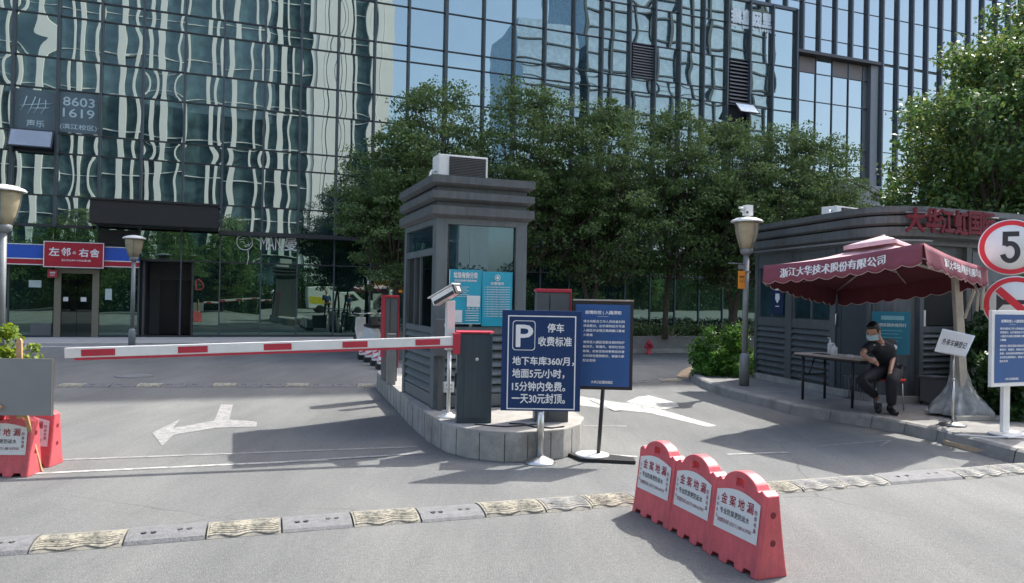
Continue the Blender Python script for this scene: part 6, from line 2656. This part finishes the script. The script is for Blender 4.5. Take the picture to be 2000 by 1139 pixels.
def scooter(loc, rz, label, col):
    r = thing('motor_scooter', loc, rz, label, 'scooter')
    b = MB()
    b.prism([(-.75, -.12, .35), (-.62, -.12, .62), (-.1, -.12, .66), (.0, -.12, .40), (.35, -.12, .28), (.30, -.12, .2), (-.45, -.12, .22)], (0, .24, 0), .02)
    b.prism([(.30, -.15, .2), (.50, -.15, .55), (.44, -.15, .92), (.38, -.15, .92), (.36, -.15, .5)], (0, .30, 0), .02)
    b.build('body', col, r)
    b = MB()
    b.box(-.70, -.05, -.12, .12, .66, .74, .03)
    b.build('saddle', M_BLACK, r)
    b = MB()
    b.tube([(.36, 0, .9), (.32, 0, 1.02), (.28, .28, 1.04)], .018, 8)
    b.tube([(.32, 0, 1.02), (.28, -.28, 1.04)], .018, 8)
    b.tube([(.42, 0, .85), (.58, 0, .26)], .025, 8)
    b.build('handlebar', M_STEEL, r)
    for x in (-.55, .60):
        Mx = Matrix.Translation((x, 0, .23)) @ Matrix.Rotation(math.pi / 2, 4, 'X')
        w_ = MB().lathe([(.15, -.04), (.21, -.045), (.23, -.02), (.23, .02), (.21, .045), (.15, .04), (.15, -.04)], 24, M=Mx, cap=False).build('wheel', M_BLACK, r)
        MB().lathe([(.04, -.045), (.15, -.03), (.15, .03), (.04, .045)], 16, M=Mx).build('rim', M_STEEL, w_)
    b = MB()
    b.ball((.50, 0, .82), (.05, .08, .06), 12)
    b.build('headlight', M_SHEET, r)
    return r


p = gp(715, 682)
scooter((p.x, p.y, 0), 2.2, 'white motor scooter parked before the glass wall left of the booth', M_WHITE)
p = gp(734, 683)
scooter((p.x + .1, p.y + .6, 0), 2.5, 'black motor scooter half hidden by the barrier arm near the booth', M_BLACK)
p0 = gp(712, 690)
bx = thing('low_grey_panel', FW(A.dot(at(735, 660, 18.0)), D_MAIN - 17.4, 0), TH, 'low grey sheet metal panel standing behind the striped bollards', 'panel')
b = MB()
b.box(0, .62, 0, .04, .05, .62, .004)
b.box(.02, .06, .0, .04, 0, .05)
b.box(.56, .60, .0, .04, 0, .05)
b.build('sheet', M_CABG, bx)
b = MB()
b.prism([(.30, -.003, .22), (.42, -.003, .22), (.36, -.003, .36)], (0, .002, 0))
b.build('warning_triangle', M_BLACK, bx)

p = at(1268, 676, 21.9)
hy = thing('fire_hydrant', FW(A.dot(gp(1268, 683, .13)), 6.45, .0), TH, 'small red fire hydrant before the stone planter wall', 'hydrant')
b = MB()
b.lathe([(.10, 0), (.10, .03), (.07, .05), (.07, .28), (.095, .29), (.095, .32), (.07, .36), (.03, .40), (.02, .44), (.0005, .445)], 20)
b.build('barrel', M_RED, hy)
for s_ in (-1, 1):
    b = MB()
    b.lathe([(.05, .06), (.05, .13), (.03, .135), (.03, .15)], 14, M=Matrix.Translation((0, 0, .22)) @ Matrix.Rotation(s_ * math.pi / 2, 4, 'Y'))
    b.build('outlet', M_RED, hy)
# small white meter box seen right of the black framed notice
p = at(1236, 638, 20.0)
mb_ = thing('white_meter_box', FW(A.dot(p), 5.3, .47), TH, 'small white box on a post in the planter right of the black framed notice', 'box')
MB().box(-.12, .12, 0, .12, .18, .42, .01).build('case', M_WHITE, mb_)
MB().box(-.02, .02, .04, .08, 0, .18).build('post', M_GALV, mb_)

# ------------------------------------------------------------------ across the road behind the viewer: van and two passers-by, mirrored in the glass
vp = A * 7.7 + N * 9.0
van = thing('white_van', (vp.x, vp.y, 0), TH, 'white van with a yellow flank stripe, seen mirrored in the ground floor glass', 'van')
b = MB()
b.prism([(-2.3, .0, .35), (-2.35, .0, 1.9), (1.1, .0, 1.92), (1.9, .0, 1.15), (2.4, .0, 1.0), (2.45, .0, .35)], (0, 1.8, 0), .06)
b.build('body', M_WHITE, van)
b = MB()
b.prism([(.35, 1.795, 1.15), (.35, 1.795, 1.72), (1.02, 1.795, 1.72), (1.62, 1.795, 1.15)], (0, .012, 0))
b.build('side_window', M_BLACK, van)
b = MB()
b.prism([(-2.2, 1.797, .75), (-.6, 1.797, .75), (-1.2, 1.797, 1.3), (-2.2, 1.797, 1.3)], (0, .010, 0))
b.build('flank_stripe', mat('yellow_stripe', (.6, .5, .03)), van)
for x in (-1.5, 1.6):
    for y in (.08, 1.72):
        Mx = Matrix.Translation((x, y, .34)) @ Matrix.Rotation(math.pi / 2, 4, 'X')
        w_ = MB().lathe([(.20, -.10), (.32, -.11), (.34, -.05), (.34, .05), (.32, .11), (.20, .10)], 24, M=Mx).build('wheel', M_BLACK, van)
for (t, e, rz_, lab) in ((6.0, 1.6, 0, 'standing person in navy clothes, the left one mirrored before the van'), (7.75, 2.4, .5, 'standing person in navy clothes, the right one mirrored before the van')):
    q = A * t + N * e
    pr2 = thing('person', (q.x, q.y, 0), TH + rz_, lab, 'person', 'people mirrored in the glass')
    Vp = [Vector(v) for v in [(0, 0, .95), (0, 0, 1.15), (0, 0, 1.38), (0, .01, 1.50), (0, .02, 1.56), (-.19, 0, 1.42), (-.24, .02, 1.13), (-.20, .15, .95), (.19, 0, 1.42), (.24, .02, 1.13), (.22, .08, .88), (-.10, 0, .90), (-.11, .02, .48), (-.11, 0, .08), (.10, 0, .90), (.12, .02, .48), (.13, 0, .08)]]
    Ep = [(0, 1), (1, 2), (2, 3), (3, 4), (2, 5), (5, 6), (6, 7), (2, 8), (8, 9), (9, 10), (0, 11), (11, 12), (12, 13), (0, 14), (14, 15), (15, 16)]
    def ex2(b, Vp=Vp):
        b.ball((0, .02, 1.63), (.078, .095, .115), 14)
        for w_, d_ in ((Vp[7], Vector((.1, .3, -1))), (Vp[10], Vector((0, .1, -1)))):
            hand(b, w_, d_, Vector((1, .2, 0)), .4, .6)
    skin_body('body', Vp, Ep, [.12, .11, .13, .05, .055, .05, .038, .026, .05, .038, .026, .08, .055, .035, .08, .055, .035], M_SKIN, pr2, 0, 1, ex2)
    navy = mat('navy_work_clothes', (.02, .05, .12), .9, var=.2)
    skin_body('shirt', [Vp[0], Vp[1], Vp[2], Vp[2].lerp(Vp[3], .6), Vp[5], Vp[6], Vp[8], Vp[9]], [(0, 1), (1, 2), (2, 3), (2, 4), (4, 5), (2, 6), (6, 7)], [(.17, .14), (.155, .13), (.17, .125), .07, .075, .06, .075, .06], navy, pr2, 0, 1)
    skin_body('trousers', [Vp[0], Vp[11], Vp[12], Vp[13], Vp[14], Vp[15], Vp[16]], [(0, 1), (1, 2), (2, 3), (0, 4), (4, 5), (5, 6)], [(.15, .13), .10, .078, .065, .10, .078, .065], M_NAVYC, pr2, 0, 1)
    MB().ball((0, -.005, 1.66), (.086, .098, .105), 12).build('hair', M_HAIR, pr2)
    for x in (-.11, .13):
        MB().tube([(x, -.06, .045), (x, .06, .045), (x, .18, .03)], [.04, .045, .03], 8).build('shoe', M_BLACK, pr2)
